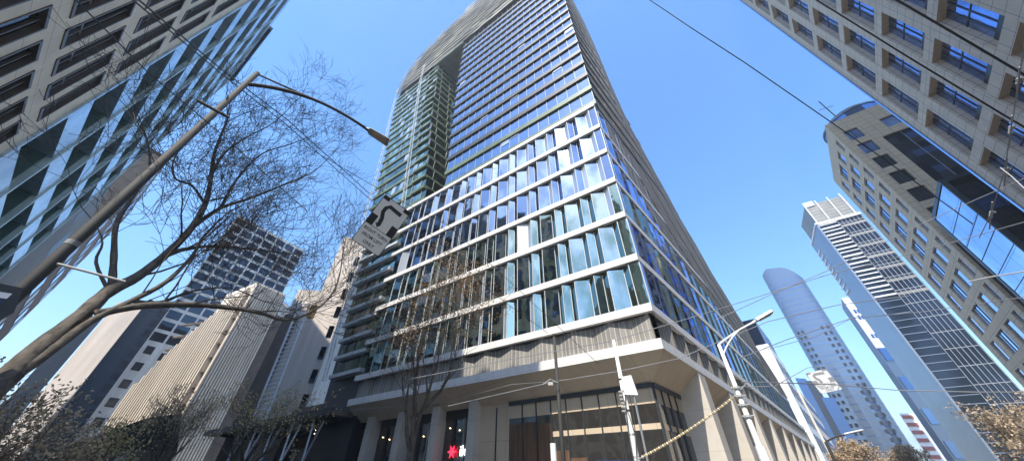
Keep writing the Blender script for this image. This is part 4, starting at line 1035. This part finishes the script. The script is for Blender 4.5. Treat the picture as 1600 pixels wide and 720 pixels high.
for li, (pl_, ra_, rb_) in enumerate(limbs):
    P_ = [at(*q) for q in pl_]; Q = []
    for i in range(len(P_)-1):
        a_, b_ = P_[max(0,i-1)], P_[i]; c_, d_ = P_[i+1], P_[min(len(P_)-1, i+2)]
        for k in range(4):
            t = k/4; Q.append(.5*((2*b_)+(c_-a_)*t+(2*a_-5*b_+4*c_-d_)*t*t+(3*b_-a_-3*c_+d_)*t**3))
    Q.append(P_[-1]); k = len(Q); rad = [ra_+(rb_-ra_)*(i/(k-1))**.8 for i in range(k)]
    rad = [x*(1+rnd.uniform(-.07,.07)) for x in rad]
    tb.m('bark').tube(Q, rad, 12, cap=True)
    step = 2 if li not in (0,) else 3
    for i in range(int(k*.45) if li == 0 else (int(k*.55) if li in (1,3,10) else k//6), k, step):
        if li in (3, 10) and i % 3: continue
        for _ in range(1 if i % 3 else 2):
            t = (Q[min(i+1,k-1)]-Q[max(i-1,0)]).normalized(); side = V((rnd.uniform(-1,1), rnd.uniform(-1,1), rnd.uniform(-.2,1))).normalized()
            dd = (t*.5+side*.8).normalized(); r_ = max(.008, min(rad[i]*.32, .024))
            grow(tw, Q[i], dd, rnd.uniform(.7,1.5)*(1.25 if r_ > .015 else 1), r_, 2, rnd, 5, None, .25, .06, .8, {2:4,3:4,4:3}, 'twig', .0045)
    grow(tw, Q[-1], (Q[-1]-Q[-3]).normalized(), 1.5, max(.01, rad[-1]), 2, rnd, 5, None, .2, .05, .7, {2:5,3:4,4:3}, 'twig', .0045)
tb.build('trunk', e, smooth=True); tw.build('twigs', e)
# generic trees
def tree(name, label, base, h, r, seed, maxl, leaves=None, lsize=.06, lmat='leafb', spread=.75, kids=None, mtw='twigp', group=None, lean=V((0,0,1)), per=3, minr=.006):
    rnd = random.Random(seed); e = empty(name, base, label, 'tree', group or 'street trees along the pavements'); b = MB(); lv = []
    th = h*.42; k = 8; pts = [base+lean*(th*i/k)+V((rnd.uniform(-.05,.05), rnd.uniform(-.05,.05), 0)) for i in range(k+1)]
    tr = MB().m('bark'); rad = [r*(1-.45*i/k) for i in range(k+1)]; tr.tube(pts, rad, 12); tr.build('trunk', e, smooth=True)
    lf = (lv, leaves[0], leaves[1]) if leaves else None
    for j in range(5):
        a_ = j*2*math.pi/5+rnd.random(); d_ = (V((math.cos(a_)*.6, math.sin(a_)*.6, 1))).normalized()
        grow(b, pts[-1-j % 3], d_, h*.24, r*.5, 1, rnd, maxl, lf, .2, .10, spread, kids or {1:4,2:4,3:4,4:3}, mtw, minr)
    b.build('branches', e)
    if lv: leafmesh(lv, lsize, lmat, 'leaves', e, rnd, per)
    return e
K1 = {1:4,2:4,3:3,4:3}
tree('street_tree', 'leafless street tree with brown seed clusters in front of the podium windows', pol(-14.3,15.0), 11.2, .17, 5, 5, (4,.55), .045, 'leafo', kids=K1)
tree('street_tree', 'bushy dry yellow leaved tree over the street canopy', pol(-33.5,24), 7.4, .2, 8, 5, (2,.5), .06, 'leafy', kids={1:4,2:3,3:3,4:2})
tree('street_tree', 'thin brown leaved tree in front of the ribbed concrete building', pol(-41.5,30), 7.2, .2, 9, 5, (2,.4), .06, 'leafb', kids=K1)
tree('street_tree', 'bushy tree with pale dry leaves in the lower left corner', pol(-50.5,17), 4.0, .14, 12, 5, (2,.55), .05, 'leafb', kids={1:4,2:3,3:3,4:2})
tree('street_tree', 'olive leaved tree low at the left between the trunk and the low dark house', pol(-46.5,24), 4.8, .16, 13, 5, (2,.5), .06, 'leafy', kids={1:4,2:3,3:3,4:2})
tree('street_tree', 'dark twiggy tree low behind the big leaning trunk', pol(-54.5,15), 4.6, .14, 14, 5, (2,.4), .05, 'leafb', kids={1:4,2:3,3:3,4:2})
tree('street_tree', 'pale brown twiggy tree low beneath the round tower', pol(42.0,62), 7.5, .3, 15, 5, (3,.7), .10, 'leafb', kids={1:4,2:4,3:4,4:3}, minr=.015)
tree('street_tree', 'second pale brown tree low beneath the dark tower, nearer the side street', pol(45.5,75), 7.5, .3, 16, 5, (3,.7), .11, 'leafb', kids=K1, minr=.015)
tree('street_tree', 'wide olive brown twiggy tree in the lower right corner', pol(54.4,34), 6.6, .24, 17, 5, (2,.6), .07, 'leafb', kids=K1, minr=.01)
tree('street_tree', 'brown twiggy tree at the right edge under the sandy office', pol(57.5,28), 6.4, .22, 18, 5, (2,.5), .06, 'leafb', kids=K1, minr=.01)

# air: one even volume round everything, so that far towers pale
mt = bpy.data.materials.new('air'); mt.use_nodes = True; nn = mt.node_tree.nodes; nn.clear()
ou = nn.new('ShaderNodeOutputMaterial'); pv = nn.new('ShaderNodeVolumePrincipled')
pv.inputs['Color'].default_value = (.80,.88,1,1); pv.inputs['Density'].default_value = .0008; pv.inputs['Anisotropy'].default_value = .3
mt.node_tree.links.new(pv.outputs[0], ou.inputs['Volume']); M['air'] = mt
b = MB().m('air'); b.prism([(-1600,-1600),(1600,-1600),(1600,1600),(-1600,1600)], -1.2, 165); b.build('haze', kind='stuff')
